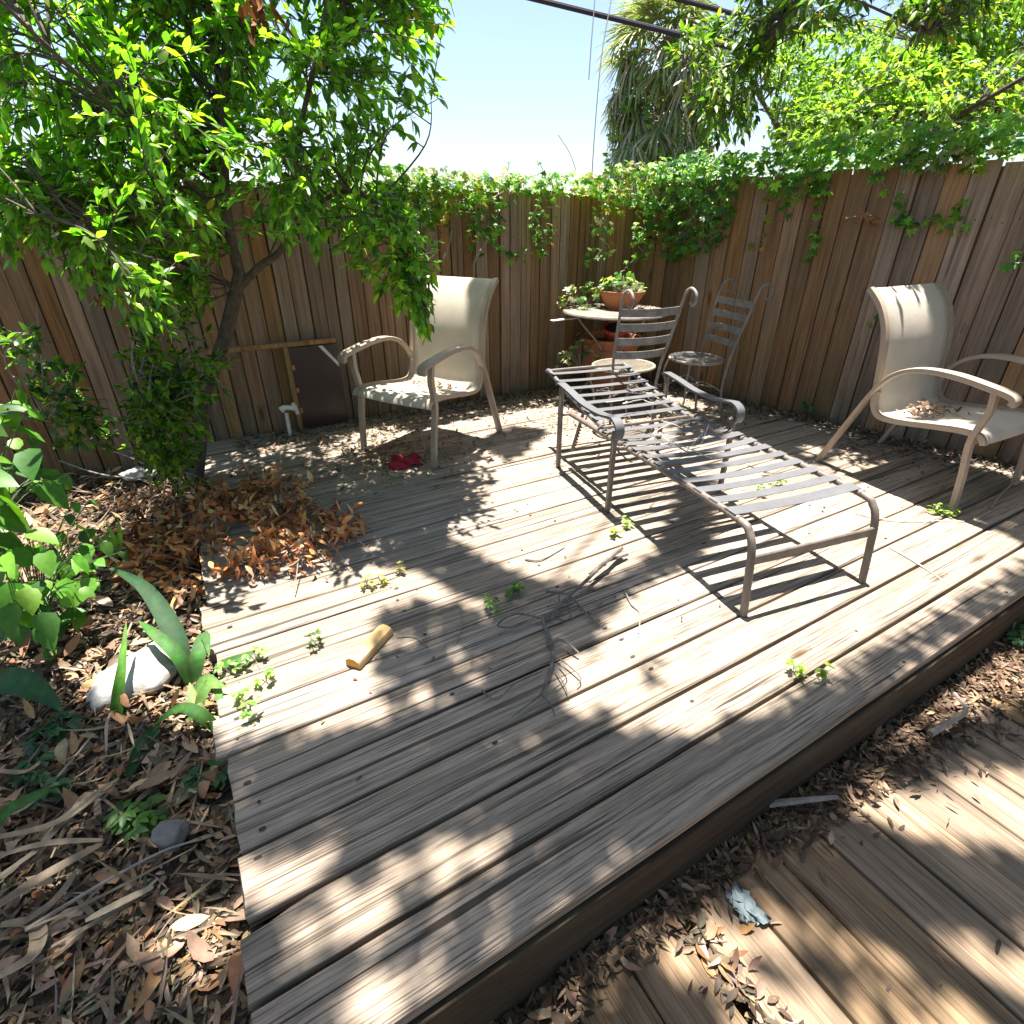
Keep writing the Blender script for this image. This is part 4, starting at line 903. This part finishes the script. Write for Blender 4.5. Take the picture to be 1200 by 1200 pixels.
for poly, cnt, yr in ((DPOLY, 60, (2.9, 3.5)), (D2POLY, 18, (2.1, 2.5)), (D3POLY, 26, (2.1, 2.9))):
    c_ = 0; xs = [p[0] for p in poly]; ys = [p[1] for p in poly]
    while c_ < cnt:
        x, y = rng.uniform(min(xs), max(xs)), rng.uniform(min(ys), max(ys))
        if inpoly(np.array([x, y]), poly): targets.append(aty(x, y, rng.uniform(*yr)) - oo); c_ += 1
trk = [np.array(q) - oo for q in catmull(br[2:], 5)] + [aty(1090, 40, 2.2) - oo, aty(860, 40, 3.2) - oo, aty(800, 80, 3.4) - oo]
def dkeep(q):
    c = pix(q + oo); return any(bool(inpoly(c, p)) for p in (DPOLY, D2POLY, D3POLY))
ol2 = Leaves()
grow(targets, trk, 6, lambda pp: tree_leaf(pp, ol2, None, (.05, .08), .34, HG), ob, .004, (.12, .26), keep=dkeep, droop=.6)
ob.build('trunk', M_BARK, oak); ol.build('crown', M_OAK, oak); ol2.build('low_foliage', M_OAKLIT, oak)

# ------------------------------------------------------------------ sling chairs
def make_chair(label):
    root = empty('patio_chair', (0, 0, 0), 0, label, 'chair', 'beige sling patio chairs')
    SL = [(.405, .372), (.395, .395), (.365, .412), (.28, .412), (.15, .395), (.02, .375), (-.07, .368), (-.125, .38), (-.16, .43), (-.178, .53), (-.195, .66), (-.215, .78), (-.25, .88), (-.305, .965), (-.375, 1.03)]
    P = [np.array(q) for q in catmull([(0, y, z) for y, z in SL], 4)]; mb = MB(); vs = []; hw = .288; nx_ = 8
    for p in P:
        for i in range(nx_ + 1):
            u = -1 + 2 * i / nx_; sag = -.008 * (1 - u * u)
            vs.append((u * hw, p[1] - (sag if p[2] > .45 else 0), p[2] + (sag if p[2] <= .45 else 0)))
    fs = [(j * (nx_ + 1) + i, j * (nx_ + 1) + i + 1, (j + 1) * (nx_ + 1) + i + 1, (j + 1) * (nx_ + 1) + i) for j in range(len(P) - 1) for i in range(nx_)]
    mb.add(vs, fs); o = mb.build('sling', M_SLING, root)
    sm = o.modifiers.new('thickness', 'SOLIDIFY'); sm.thickness = .004
    for s_ in (-1, 1):
        a = MB(); a.sweep([(s_ * (hw + .006), p[1], p[2]) for p in P], [(-.013, -.016), (.013, -.016), (.015, 0), (.013, .016), (-.013, .016), (-.015, 0)], (1, 0, 0)); a.build('sling_rail', M_FRAME, root)
        arm = MB(); pts = [(s_ * .315, .452, .592), (s_ * .315, .458, .612), (s_ * .315, .435, .632), (s_ * .315, .36, .648), (s_ * .315, .2, .672), (s_ * .315, .05, .672), (s_ * .312, -.06, .64), (s_ * .306, -.14, .57), (s_ * .302, -.2, .46), (s_ * .30, -.29, .24), (s_ * .299, -.385, .0)]
        PA = catmull(pts, 6); n_ = len(PA)
        wsc = [1.35 if i < 24 else (1.35 - .35 * min(1, (i - 24) / 10)) for i in range(n_)]
        arm.sweep(PA, [(-.022, -.009), (-.016, -.012), (.016, -.012), (.022, -.009), (.022, .009), (.016, .012), (-.016, .012), (-.022, .009)], None, scale=wsc)
        arm.build('armrest', M_FRAME, root)
        lg = MB(); lg.sweep(catmull([(s_ * .30, .395, 0), (s_ * .302, .375, .2), (s_ * .303, .352, .36), (s_ * .304, .362, .46), (s_ * .308, .378, .54), (s_ * .315, .37, .642)], 5), [(-.017, -.013), (.017, -.013), (.019, 0), (.017, .013), (-.017, .013), (-.019, 0)], (0, 1, 0)); lg.build('leg', M_FRAME, root)
        bk = MB(); bk.tube([(s_ * .285, -.155, .5), (s_ * .302, -.175, .5)], .010, 8); bk.build('bracket', M_FRAME, root); bk = MB(); bk.tube([(s_ * .285, .33, .40), (s_ * .303, .352, .40)], .010, 8); bk.build('bracket', M_FRAME, root)
    c = MB(); c.flat([(-.298, .352, .375), (.298, .352, .375)], .02, .045); c.build('front_bar', M_FRAME, root)
    c = MB(); c.tube([(-.285, -.1, .362), (.285, -.1, .362)], .011, 8); c.build('rear_bar', M_FRAME, root)
    return root
def place(o, x, y, fwd): o.location = (x, y, .004); o.rotation_euler = (0, 0, math.atan2(fwd[1], fwd[0]) - math.pi / 2)
c1 = make_chair('sunlit beige sling chair under the tree in front of the dark brown panel')
place(c1, 1.335, 3.385, (-.872, -.488))
c2 = copy_tree(c1); c2['label'] = 'beige sling chair with leaf filled seat against the right fence'
place(c2, 3.65, 1.385, (-.03, -1.0)); c2.scale = (1.14, 1, 1)
def seat_litter(c, name, label, n_, cx, cy, sx, sy):
    l_ = Leaves(); M = Matrix.Rotation(c.rotation_euler.z, 3, 'Z'); P = []
    for _ in range(n_):
        x, y = rng.normal() * sx + cx, rng.normal() * sy + cy
        if abs(x) < .22 and -.12 < y < .36: P.append(np.array(M @ Vector((x, y, .385 + .03 * max(0, (y - .05) / .3)))) + np.array(c.location))
    litter(l_, np.array(P), (.02, .05), [(.3, .19, .12), (.2, .12, .08), (.4, .28, .2)], lift=.02)
    tag(l_.build(name, M_LITTER), label, 'leaf litter', kind='stuff')
seat_litter(c1, 'leaf_litter', 'dead leaves gathered at the back of the sunlit chair seat', 150, 0, -.02, .12, .07)
seat_litter(c2, 'leaf_litter', 'dead leaves gathered on the seat of the right chair', 170, 0, -.02, .13, .07)

# ------------------------------------------------------------------ slatted lounger
ch = empty('sun_lounger', (1.925, .928, .004), math.atan2(.986, .168) - math.pi / 2, 'grey metal sun lounger with bare strap slats and curved arms on the deck', 'sun lounger')
HW = .315
U_H, U_E = 1.26, 1.98
def back_z(u): return .355 + (u - U_H) * .20 + .04 * math.sin(math.pi * (u - U_H) / (U_E - U_H)) * -.3
for s_ in (-1, 1):
    r_ = MB(); pts = catmull([(s_ * HW, -.005, 0), (s_ * HW, .012, .14), (s_ * HW, .03, .27), (s_ * HW, .06, .335), (s_ * HW, .13, .36), (s_ * HW, .5, .362), (s_ * HW, .95, .352), (s_ * HW, 1.26, .345), (s_ * HW, 1.60, .335)], 6)
    r_.tube(pts, .0155, 10)
    for u in np.arange(.12, 1.25, .0493): r_.tube([(s_ * HW, u - .003, .3605), (s_ * HW, u + .003, .3605)], .0172, 10)
    r_.build('side_rail', M_IRON, ch)
    r_ = MB(); pts = catmull([(s_ * (HW - .035), U_H - .02, .355)] + [(s_ * (HW - .035), u, back_z(u)) for u in np.linspace(U_H + .1, U_E, 7)] + [(s_ * (HW - .03), U_E + .02, back_z(U_E) - .012)], 4)
    r_.tube(pts, .0145, 10); r_.build('back_rail', M_STRAP, ch)
    AX = -.385 if s_ < 0 else .345
    for u, zt, nm in ((.94, .445, 'front'), (1.565, .508, 'rear')):
        l_ = MB(); l_.box((AX, u, zt / 2), (.026, .026, zt), bev=.004); l_.build('leg', M_IRON, ch)
    br_ = MB(); br_.tube([(s_ * HW, .94, .352), (AX, .94, .352)], .009, 8); br_.build('bracket', M_IRON, ch); br_ = MB(); br_.tube([(s_ * HW, 1.565, .337), (AX, 1.565, .337)], .009, 8); br_.build('bracket', M_IRON, ch)
    ar = MB()
    PA = catmull([(AX, 1.60, .517), (AX, 1.565, .524), (AX, 1.45, .512), (AX, 1.28, .488), (AX, 1.10, .488), (AX, .98, .505), (AX, .945, .505), (AX, .908, .484), (AX, .898, .448), (AX, .91, .418), (AX, .935, .408)], 6)
    ar.sweep(PA, [(-.006, -.024), (.006, -.024), (.0065, 0), (.006, .024), (-.006, .024), (-.0065, 0)], (1, 0, 0)); ar.build('armrest', M_STRAP, ch)
    kb = MB(); kb.tube([(AX - s_ * .014, .935, .425), (AX - s_ * .03, .935, .425)], .016, 12); kb.tube([(AX - s_ * .03, .935, .425), (AX - s_ * .042, .935, .425)], .010, 10); kb.build('knob', M_IRON, ch)
    tb = MB(); t0 = Vector((s_ * (HW - .05), 1.50, .36)); t1 = Vector((s_ * (HW - .05), 1.62, .075)); tb.flat([t0, t1], .016, .022, up=(0, 1, 0))
    for q in range(8):
        c_ = t0.lerp(t1, .35 + q * .08); tb.box(c_ + Vector((0, -.017, 0)), (.012, .016, .010))
    tb.build('adjuster_bar', M_IRON, ch)
c_ = MB(); c_.flat([(-HW, .022, .235), (HW, .022, .235)], .014, .042); c_.build('cross_bar', M_IRON, ch)
for q_, h_, zc in ((U_H - .02, HW - .03, .352), (U_E, HW - .03, back_z(U_E)), (.7, HW, .335)):
    c_ = MB(); c_.tube([(-h_, q_, zc), (h_, q_, zc)], .010, 8); c_.build('cross_tube', M_IRON, ch)
def slat(mb, u, zf, wd, hw, sag):
    vs = []; n_ = 10
    pts = [(-hw + 2 * hw * i / n_, u, zf(u) + .017 - sag * (1 - (2 * i / n_ - 1) ** 2)) for i in range(n_ + 1)]
    mb.flat(pts, wd, .003)
sm = MB(); u = .165; i = 0
while u < U_H - .03:
    slat(sm, u, lambda q: .360 if q < .9 else .35, .05 if i else .062, HW + .012, rnd.uniform(.006, .016) + (.012 if .7 < u < 1.15 else 0)); u += .0985; i += 1
sm.build('seat_slats', M_STRAP, ch)
bm_ = MB(); u = U_H + .06
while u < U_E + .01: slat(bm_, u, back_z, .054, HW - .022, rnd.uniform(.002, .008)); u += .098
bm_.build('back_slats', M_STRAP, ch)
# ------------------------------------------------------------------ iron bistro set
def make_bistro(label):
    root = empty('bistro_chair', (0, 0, 0), 0, label, 'chair', 'weathered iron bistro chairs')
    st = MB(); R_ = .20
    st.tube([(R_ * math.cos(a), R_ * math.sin(a) * .95, .45) for a in np.linspace(0, 2 * math.pi, 33)[:-1]], .010, 8, closed=True); st.build('seat_rim', M_BISTROSEAT, root)
    ms = MB()
    for x in np.arange(-.19, .195, .0145):
        h = math.sqrt(max(0, .196 ** 2 - x * x)) * .95; ms.flat([(x, -h, .452), (x, 0, .449), (x, h, .452)], .0045, .002)
        hx = math.sqrt(max(0, .196 ** 2 - x * x)); ms.flat([(-hx, x * .95, .4475), (0, x * .95, .4445), (hx, x * .95, .4475)], .0045, .002)
    ms.build('seat_mesh', M_BISTROSEAT, root)
    for s_ in (-1, 1):
        p = MB(); p.tube(catmull([(s_ * .165, -.20, 0), (s_ * .15, -.165, .22), (s_ * .165, -.17, .45), (s_ * .18, -.20, .60), (s_ * .195, -.25, .80), (s_ * .20, -.275, .895), (s_ * .20, -.30, .955), (s_ * .20, -.345, .975), (s_ * .20, -.392, .95), (s_ * .20, -.40, .905), (s_ * .20, -.37, .88), (s_ * .20, -.345, .893)], 6), .0088, 8); p.build('back_post', M_BISTRO, root)
        l_ = MB(); l_.tube(catmull([(s_ * .13, .14, .445), (s_ * .15, .165, .33), (s_ * .125, .14, .18), (s_ * .165, .19, 0)], 5), .0065, 8); l_.build('leg', M_BISTRO, root)
        b = MB(); b.tube(catmull([(s_ * .15, -.165, .22), (s_ * .10, 0, .30), (s_ * .13, .145, .22)], 5), .0045, 6); b.build('brace', M_BISTRO, root)
    b = MB(); b.tube([(-.14, -.1, .26), (.14, .1, .26)], .0045, 6); b.tube([(.14, -.1, .262), (-.14, .1, .262)], .0045, 6); b.build('cross_brace', M_BISTRO, root)
    bs = MB()
    for z in (.57, .66, .75, .84):
        yb = -.19 - (z - .58) * .27; hw = .178 + (z - .6) * .08
        bs.sweep([(-hw + 2 * hw * i / 10, yb - .03 * (1 - (2 * i / 10 - 1) ** 2), z - .004 * (1 - (2 * i / 10 - 1) ** 2)) for i in range(11)], [(-.003, -.0235), (.003, -.0235), (.003, .0235), (-.003, .0235)], (0, 0, 1))
    bs.build('back_slats', M_BISTRO, root)
    return root
b1 = make_bistro('iron bistro chair with pale mesh seat seen from behind, by the round table'); place(b1, 2.62, 2.93, (.2, .98)); b1.scale = (1.1, 1.04, 1.02)
b2 = copy_tree(b1); b2.scale = (1, 1, 1); b2['label'] = 'iron bistro chair with dark seat standing against the right fence'; place(b2, 3.27, 2.86, (-.98, .2))
dk = M_BISTRO
for c in b2.children:
    if c.name.startswith('seat_'): c.data = c.data.copy(); c.data.materials[0] = M_BISTRO
TC = (3.06, 3.58)
tb = empty('bistro_table', (*TC, .004), 0, 'round weathered iron table in the fence corner holding a planter', 'table')
m_ = MB(); m_.lathe([(0, .712), (.40, .712), (.425, .705), (.43, .715), (.425, .725), (.40, .727), (0, .727)], n=48); m_.build('table_top', M_TABLE, tb)
for q in range(3):
    a = q * 2.094 + .6; ca, sa = math.cos(a), math.sin(a); l_ = MB()
    l_.tube(catmull([(ca * .34, sa * .34, .71), (ca * .25, sa * .25, .6), (ca * .1, sa * .1, .42), (ca * .12, sa * .12, .25), (ca * .3, sa * .3, 0)], 6), .009, 8); l_.build('leg', M_BISTRO, tb)
m_ = MB(); m_.tube([(.1 * math.cos(a), .1 * math.sin(a), .40) for a in np.linspace(0, 6.2832, 25)[:-1]], .006, 6, closed=True); m_.build('leg_ring', M_BISTRO, tb)
def pot(name, label, c, prof, mat, n=36):
    root = empty(name, c, 0, label, 'flower pot'); m_ = MB(); m_.lathe(prof, n=n); m_.build('pot_body', mat, root)
    r = prof[-1][0]; s = MB(); zr = prof[-1][1]; s.lathe([(0, zr + .004), (r * .6, zr + .003), (r + .004, zr)], n=24); s.build('soil', M_SOIL, root); return root
bowl = pot('flower_pot', 'shallow terracotta bowl planted on the round iron table', (TC[0] + .10, TC[1] + .06, .731), [(0, 0), (.115, 0), (.12, .01), (.155, .07), (.178, .115), (.19, .118), (.19, .14), (.172, .14), (.168, .12)], M_TERRA)
bigp = pot('flower_pot', 'large terracotta pot with rolled rim on the deck beneath the table', (3.22, 3.80, .004), [(0, 0), (.17, 0), (.18, .012), (.235, .36), (.24, .40), (.262, .405), (.27, .43), (.268, .47), (.25, .475), (.235, .46), (.23, .42)], M_TERRA)
redp = pot('flower_pot', 'small red clay pot leaning in the large terracotta pot', (3.2, 3.72, .44), [(0, 0), (.075, 0), (.11, .12), (.12, .125), (.12, .15), (.105, .15), (.1, .13)], M_REDPOT); redp.rotation_euler = (.25, -.2, 0)
def pot_plant(label, c, n_, spread, h, size, cols):
    root = empty('potted_plant', c, 0, label, 'plant'); l_ = Leaves(); st = MB()
    for _ in range(n_):
        a = rng.uniform(0, 6.28); r = spread * math.sqrt(rng.random()); q = np.array([math.cos(a) * r, math.sin(a) * r, h * (1.1 - .7 * r / spread) * rng.uniform(.5, 1.1)])
        st.tube(catmull([q * 0, q * (.5, .5, .7), q], 3), .0018, 4); palmate(l_, np.repeat(q[None], 2, 0) + rng.normal(size=(2, 3)) * .02, (math.cos(a) * .6, math.sin(a) * .6, .3), size, cols, 4)
    st.build('stem', M_TWIG, root); l_.build('foliage', M_VINE, root)
VAR = [(.07, .17, .04), (.3, .36, .25), (.1, .22, .05), (.5, .53, .42)]
pot_plant('leafy green plant growing in the terracotta bowl on the table', (TC[0] + .10, TC[1] + .06, .85), 42, .2, .16, .05, [(.07, .17, .04), (.1, .22, .05), (.3, .36, .22)])
pot_plant('variegated white and green plant behind the bowl at the left table edge', (TC[0] - .12, TC[1] + .30, .70), 26, .2, .22, .06, VAR)
pot_plant('trailing plant with white specked leaves beside the big pot under the table', (2.84, 3.72, .25), 34, .2, .3, .045, VAR)
l_ = Leaves(); k = 90; a = rng.uniform(0, 6.28, k); r = .36 * np.sqrt(rng.random(k)); r[:45] = .12 * np.sqrt(rng.random(45))
P = np.c_[TC[0] + r * np.cos(a) + np.where(np.arange(k) < 45, .2, 0), TC[1] + r * np.sin(a) - np.where(np.arange(k) < 45, .18, 0), np.full(k, .735)]
litter(l_, P, (.025, .055), [(.3, .2, .14), (.2, .13, .1), (.42, .33, .26)], lift=.025); tag(l_.build('leaf_litter', M_LITTER), 'dead leaves fallen on the round iron table top', 'leaf litter', kind='stuff')
m_ = MB(); pp = [at(646, 376, .66), at(662, 374, .665), at(678, 372, .67)]; m_.flat(catmull([Vector(p) for p in pp], 4), .05, .008)
tag(m_.build('pale_slat', M_WHITE), 'short pale flat slat sticking out below the round table rim', 'slat')

# ------------------------------------------------------------------ panel, pipe and bits by the back fence
bx = lambda mb, x0, y0, x1, y1, Y, th, **k: (lambda a, b_: mb.box(((a[0] + b_[0]) / 2, Y, (a[2] + b_[2]) / 2), (abs(b_[0] - a[0]), th, abs(a[2] - b_[2])), bev=.003, **k))(aty(x0, y0, Y), aty(x1, y1, Y))
pn = empty('brown_panel', (.8, 4.07, .004), 0, 'dark brown flat panel in a thin wooden frame standing against the back fence', 'panel'); pno = Vector(pn.location)
def part(name, mat, build):
    mb = MB(); build(mb); o = mb.build(name, mat); o.data.transform(Matrix.Translation(-pno)); o.parent = pn; return o
X0, X1, ZT = aty(346, 450, 4.07)[0], aty(401, 450, 4.07)[0], .60
part('panel_sheet', M_PANEL, lambda m_: m_.box(((X0 + X1) / 2, 4.07, ZT / 2), (X1 - X0, .02, ZT - .01), bev=.002))
part('stile', M_FENCE, lambda m_: m_.box((X0 - .018, 4.075, ZT / 2), (.034, .03, ZT), bev=.003))
part('top_rail', M_FENCE, lambda m_: m_.box(((X0 - .52 + X1) / 2, 4.075, ZT + .016), (X1 - X0 + .52, .034, .03), bev=.003))
for z in (.15, .3, .46): part('hinge', M_TERRA, lambda m_, z=z: m_.box((X0 + .006, 4.055, z), (.02, .012, .035), bev=.002))
part('corner_strip', M_WHITE, lambda m_: m_.add([(X1 - .13, 4.056, ZT - .01), (X1 - .10, 4.056, ZT - .01), (X1 - .005, 4.056, ZT - .14), (X1 - .005, 4.056, ZT - .17)], [(0, 3, 2, 1)]))
pi_ = empty('garden_tap_pipe', (.46, 3.98, .004), 0, 'short white plastic pipe with elbow rising beside the brown panel', 'pipe')
m_ = MB(); m_.tube([(0, 0, 0), (.004, 0, .17)], .013, 10); m_.build('pipe', M_WHITE, pi_)
m_ = MB(); m_.tube(catmull([(-.03, 0, .19), (0, 0, .205), (.03, .0, .2), (.075, 0, .19)], 4), [.02, .024, .024, .022, .02, .019, .019, .018, .018, .018, .02, .024, .026], 12); m_.tube([(.06, 0, .23), (.078, 0, .15)], .014, 8); m_.build('elbow', M_WHITE, pi_)

# ------------------------------------------------------------------ things lying on the deck
a, b_ = at(413, 778, .02), at(452, 737, .02); d = b_ - a; d /= np.linalg.norm(d); sd = np.cross(d, [0, 0, 1.])
m_ = MB(); pr = [(-.03, -.016), (.03, -.016), (.033, -.004), (.026, .013), (.008, .021), (-.012, .02), (-.028, .008)]
m_.sweep([Vector(a), Vector(a + (b_ - a) * .3), Vector(a + (b_ - a) * .7), Vector(b_)], pr, (0, 0, 1)); m_.m[-2] = 1; m_.m[-1] = 1
tag(m_.build('cut_wood', [M_LOG, M_LOGEND], smooth=True), 'short yellow piece of cut wood lying on the sunlit deck boards', 'wood')
BRN = [([(728, 645, .035), (705, 665, .04), (688, 682, .03), (668, 700, .02)], .013), ([(735, 652, .01), (708, 662, .03), (690, 675, .03)], .008), ([(668, 700, .02), (645, 722, .02), (636, 728, .015), (648, 768, .012), (640, 800, .012), (634, 817, .012)], .010), ([(634, 817, .01), (615, 832, .008), (600, 843, .006)], .004), ([(634, 817, .01), (645, 828, .008), (650, 842, .006)], .004),
       ([(640, 696, .03), (660, 698, .03), (672, 705, .02), (690, 725, .012), (702, 736, .01)], .006), ([(690, 722, .015), (706, 709, .02)], .008), ([(636, 728, .015), (605, 722, .03), (583, 735, .02), (600, 738, .01), (618, 730, .015)], .005), ([(640, 760, .015), (658, 753, .03), (678, 768, .015)], .007), ([(647, 770, .012), (665, 782, .01), (680, 797, .008), (676, 806, .006)], .004), ([(655, 700, .02), (656, 722, .01), (657, 730, .01)], .004), ([(664, 702, .02), (670, 730, .008)], .004), ([(650, 785, .01), (662, 808, .006), (666, 820, .005)], .003), ([(655, 780, .01), (664, 795, .008), (648, 812, .006)], .003), ([(636, 728, .015), (648, 728, .01), (662, 730, .01)], .006),
       ([(565, 812, .004), (582, 823, .012), (605, 803, .01), (635, 790, .01)], .004)]
M_GREYBR = plain('grey_branch', (.17, .145, .125), .85, var=.5, nscale=30, spec=.2)
brn = empty('fallen_branch', at(655, 715, 0), 0, 'bare grey fallen branch with many twigs in the centre of the deck', 'branch'); bo = np.array(brn.location)
m_ = MB()
for i, (pts, r) in enumerate(BRN):
    P = catmull([Vector(at(*q) - bo) + Vector((0, 0, .012)) for q in pts], 5); m_.tube(P, list(np.linspace(r * .95, r * .5, len(P))), 6)
    if i == 2: m_.build('main_stem', M_GREYBR, brn); m_ = MB()
m_.build('twigs', M_GREYBR, brn)
def twig(label, pts, r, mat=M_TWIG, z=0.):
    m_ = MB(); P = catmull([Vector(at(*q)) for q in pts], 5); m_.tube(P, list(np.linspace(r, r * .5, len(P))), 6); tag(m_.build('twig', mat), label, 'twig')
twig('thin bent pale twig on boards between branch and lounger', [(732, 692, .008), (740, 708, .012), (750, 719, .008), (748, 742, .006)], .004)
twig('straight pale stick lying on boards right of the lounger foot', [(1042, 641, .008), (1075, 660, .01), (1112, 685, .006)], .004, M_WIRE)
twig('long thin pale stem lying from lounger foot to right chair leg', [(1000, 600, .01), (1040, 609, .008), (1090, 610, .01), (1130, 611, .01)], .004, M_WIRE)
twig('forked grey twig lying by the right chair front leg', [(1162, 596, .01), (1172, 580, .03), (1195, 560, .05)], .008)
twig('curved bare twig on sunlit boards above the fallen branch', [(615, 655, .01), (632, 656, .012), (650, 648, .008), (662, 640, .01)], .005)
twig('small twig beside the yellow cut wood', [(465, 747, .006), (485, 746, .008), (500, 757, .006)], .003)
twig('thin dark twig leaning left of the fallen branch', [(540, 712, .006), (541, 735, .01), (532, 757, .006)], .003)
twig('bare brown stick on the litter right of the deck front', [(1090, 860, -.2), (1115, 845, -.19), (1132, 832, -.19), (1118, 812, -.18)], .012)
twig('weathered grey stick in the litter below the deck front', [(900, 942, -.21), (940, 938, -.2), (982, 934, -.2)], .013)
twig('long bare twig lying across the litter at lower left', [(30, 1090, -.03), (120, 1035, -.02), (190, 998, -.03), (230, 985, -.04)], .005)
twig('thin stem leaning over the pale slab by the left fence', [(70, 540, .05), (115, 555, .04), (165, 562, .03), (200, 570, 0)], .005)
twig('pale twig sloping against the left fence foot above the pale slab', [(120, 525, .12), (150, 535, .08), (185, 552, .02)], .005)
twig('stem with broken pale tip leaning from the slender tree', [(220, 400, .55), (232, 415, .5), (248, 440, .42)], .008)
# red cloth
rc = MB(); c0 = at(474, 541, .02); nu, nv = 16, 14; vs = []
for j in range(nv):
    for i in range(nu):
        u, v = i / (nu - 1) - .5, j / (nv - 1) - .5
        vs.append((c0[0] + u * .19 + .02 * math.sin(9 * v), c0[1] + v * .16, c0[2] + .03 * math.sin(11 * u + 5 * v) * math.cos(8 * v + 2) + .025 - .1 * (u * u + v * v)))
rc.add(vs, [(j * nu + i, j * nu + i + 1, (j + 1) * nu + i + 1, (j + 1) * nu + i) for j in range(nv - 1) for i in range(nu - 1)])
o = rc.build('red_cloth', M_RED); sm_ = o.modifiers.new('thickness', 'SOLIDIFY'); sm_.thickness = .003; tag(o, 'crumpled red cloth on leaf litter under the sunlit sling chair', 'cloth')
# wire coil by the back
wc = MB(); c0 = at(636, 488, .01)
for q in range(3):
    wc.tube([(c0[0] + (.12 + .015 * q) * math.cos(t) + .01 * q, c0[1] + (.11 + .012 * q) * math.sin(t), .012 + .012 * math.sin(t * 2 + q) + .01) for t in np.linspace(0, 6.0 - q * .7, 30)], .0022, 5)
tag(wc.build('wire_coil', M_WIRE), 'loose coil of thin pale wire on boards behind the lounger head', 'wire')
# loose strands caught on the lounger
for q in range(12):
    z_, dz_, e_ = (.385, .012, .1) if q < 8 else (.455, .008, .08)
    p = at(rnd.uniform(775, 830), rnd.uniform(500, 530), z_) if q < 8 else at(rnd.uniform(690, 760), rnd.uniform(455, 475), z_)
    lw = MB(); lw.tube(catmull([p, p + rng.normal(size=3) * (e_ / 2, e_ / 2, dz_), p + rng.normal(size=3) * (e_, e_, dz_)], 4), .0023, 5)
    tag(lw.build('twig', M_WIRE), 'one of the loose pale twigs caught on the lounger straps', 'twig', 'loose twigs on the lounger')
# blue grey scrap on the walkway
c0 = at(872, 1063, -.238); sb = MB(); nu = 9; vs = []
for j in range(nu):
    for i in range(nu):
        u, v = i / (nu - 1) - .5, j / (nu - 1) - .5; e = .85 + .25 * math.sin(5 * u + 3 * v + 7 * u * v)
        vs.append((c0[0] + (u * .06 + v * .03 + .012 * math.sin(17 * v)) * e, c0[1] + (v * .10 - u * .03 + .015 * math.sin(21 * u)) * e, c0[2] + .006 + .006 * math.sin(8 * u + 6 * v)))
sb.add(vs, [(j * nu + i, j * nu + i + 1, (j + 1) * nu + i + 1, (j + 1) * nu + i) for j in range(nu - 1) for i in range(nu - 1)])
o = sb.build('torn_scrap', M_DEBRIS); sm_ = o.modifiers.new('thickness', 'SOLIDIFY'); sm_.thickness = .004; tag(o, 'torn blue grey scrap lying on the lower walkway boards', 'scrap')
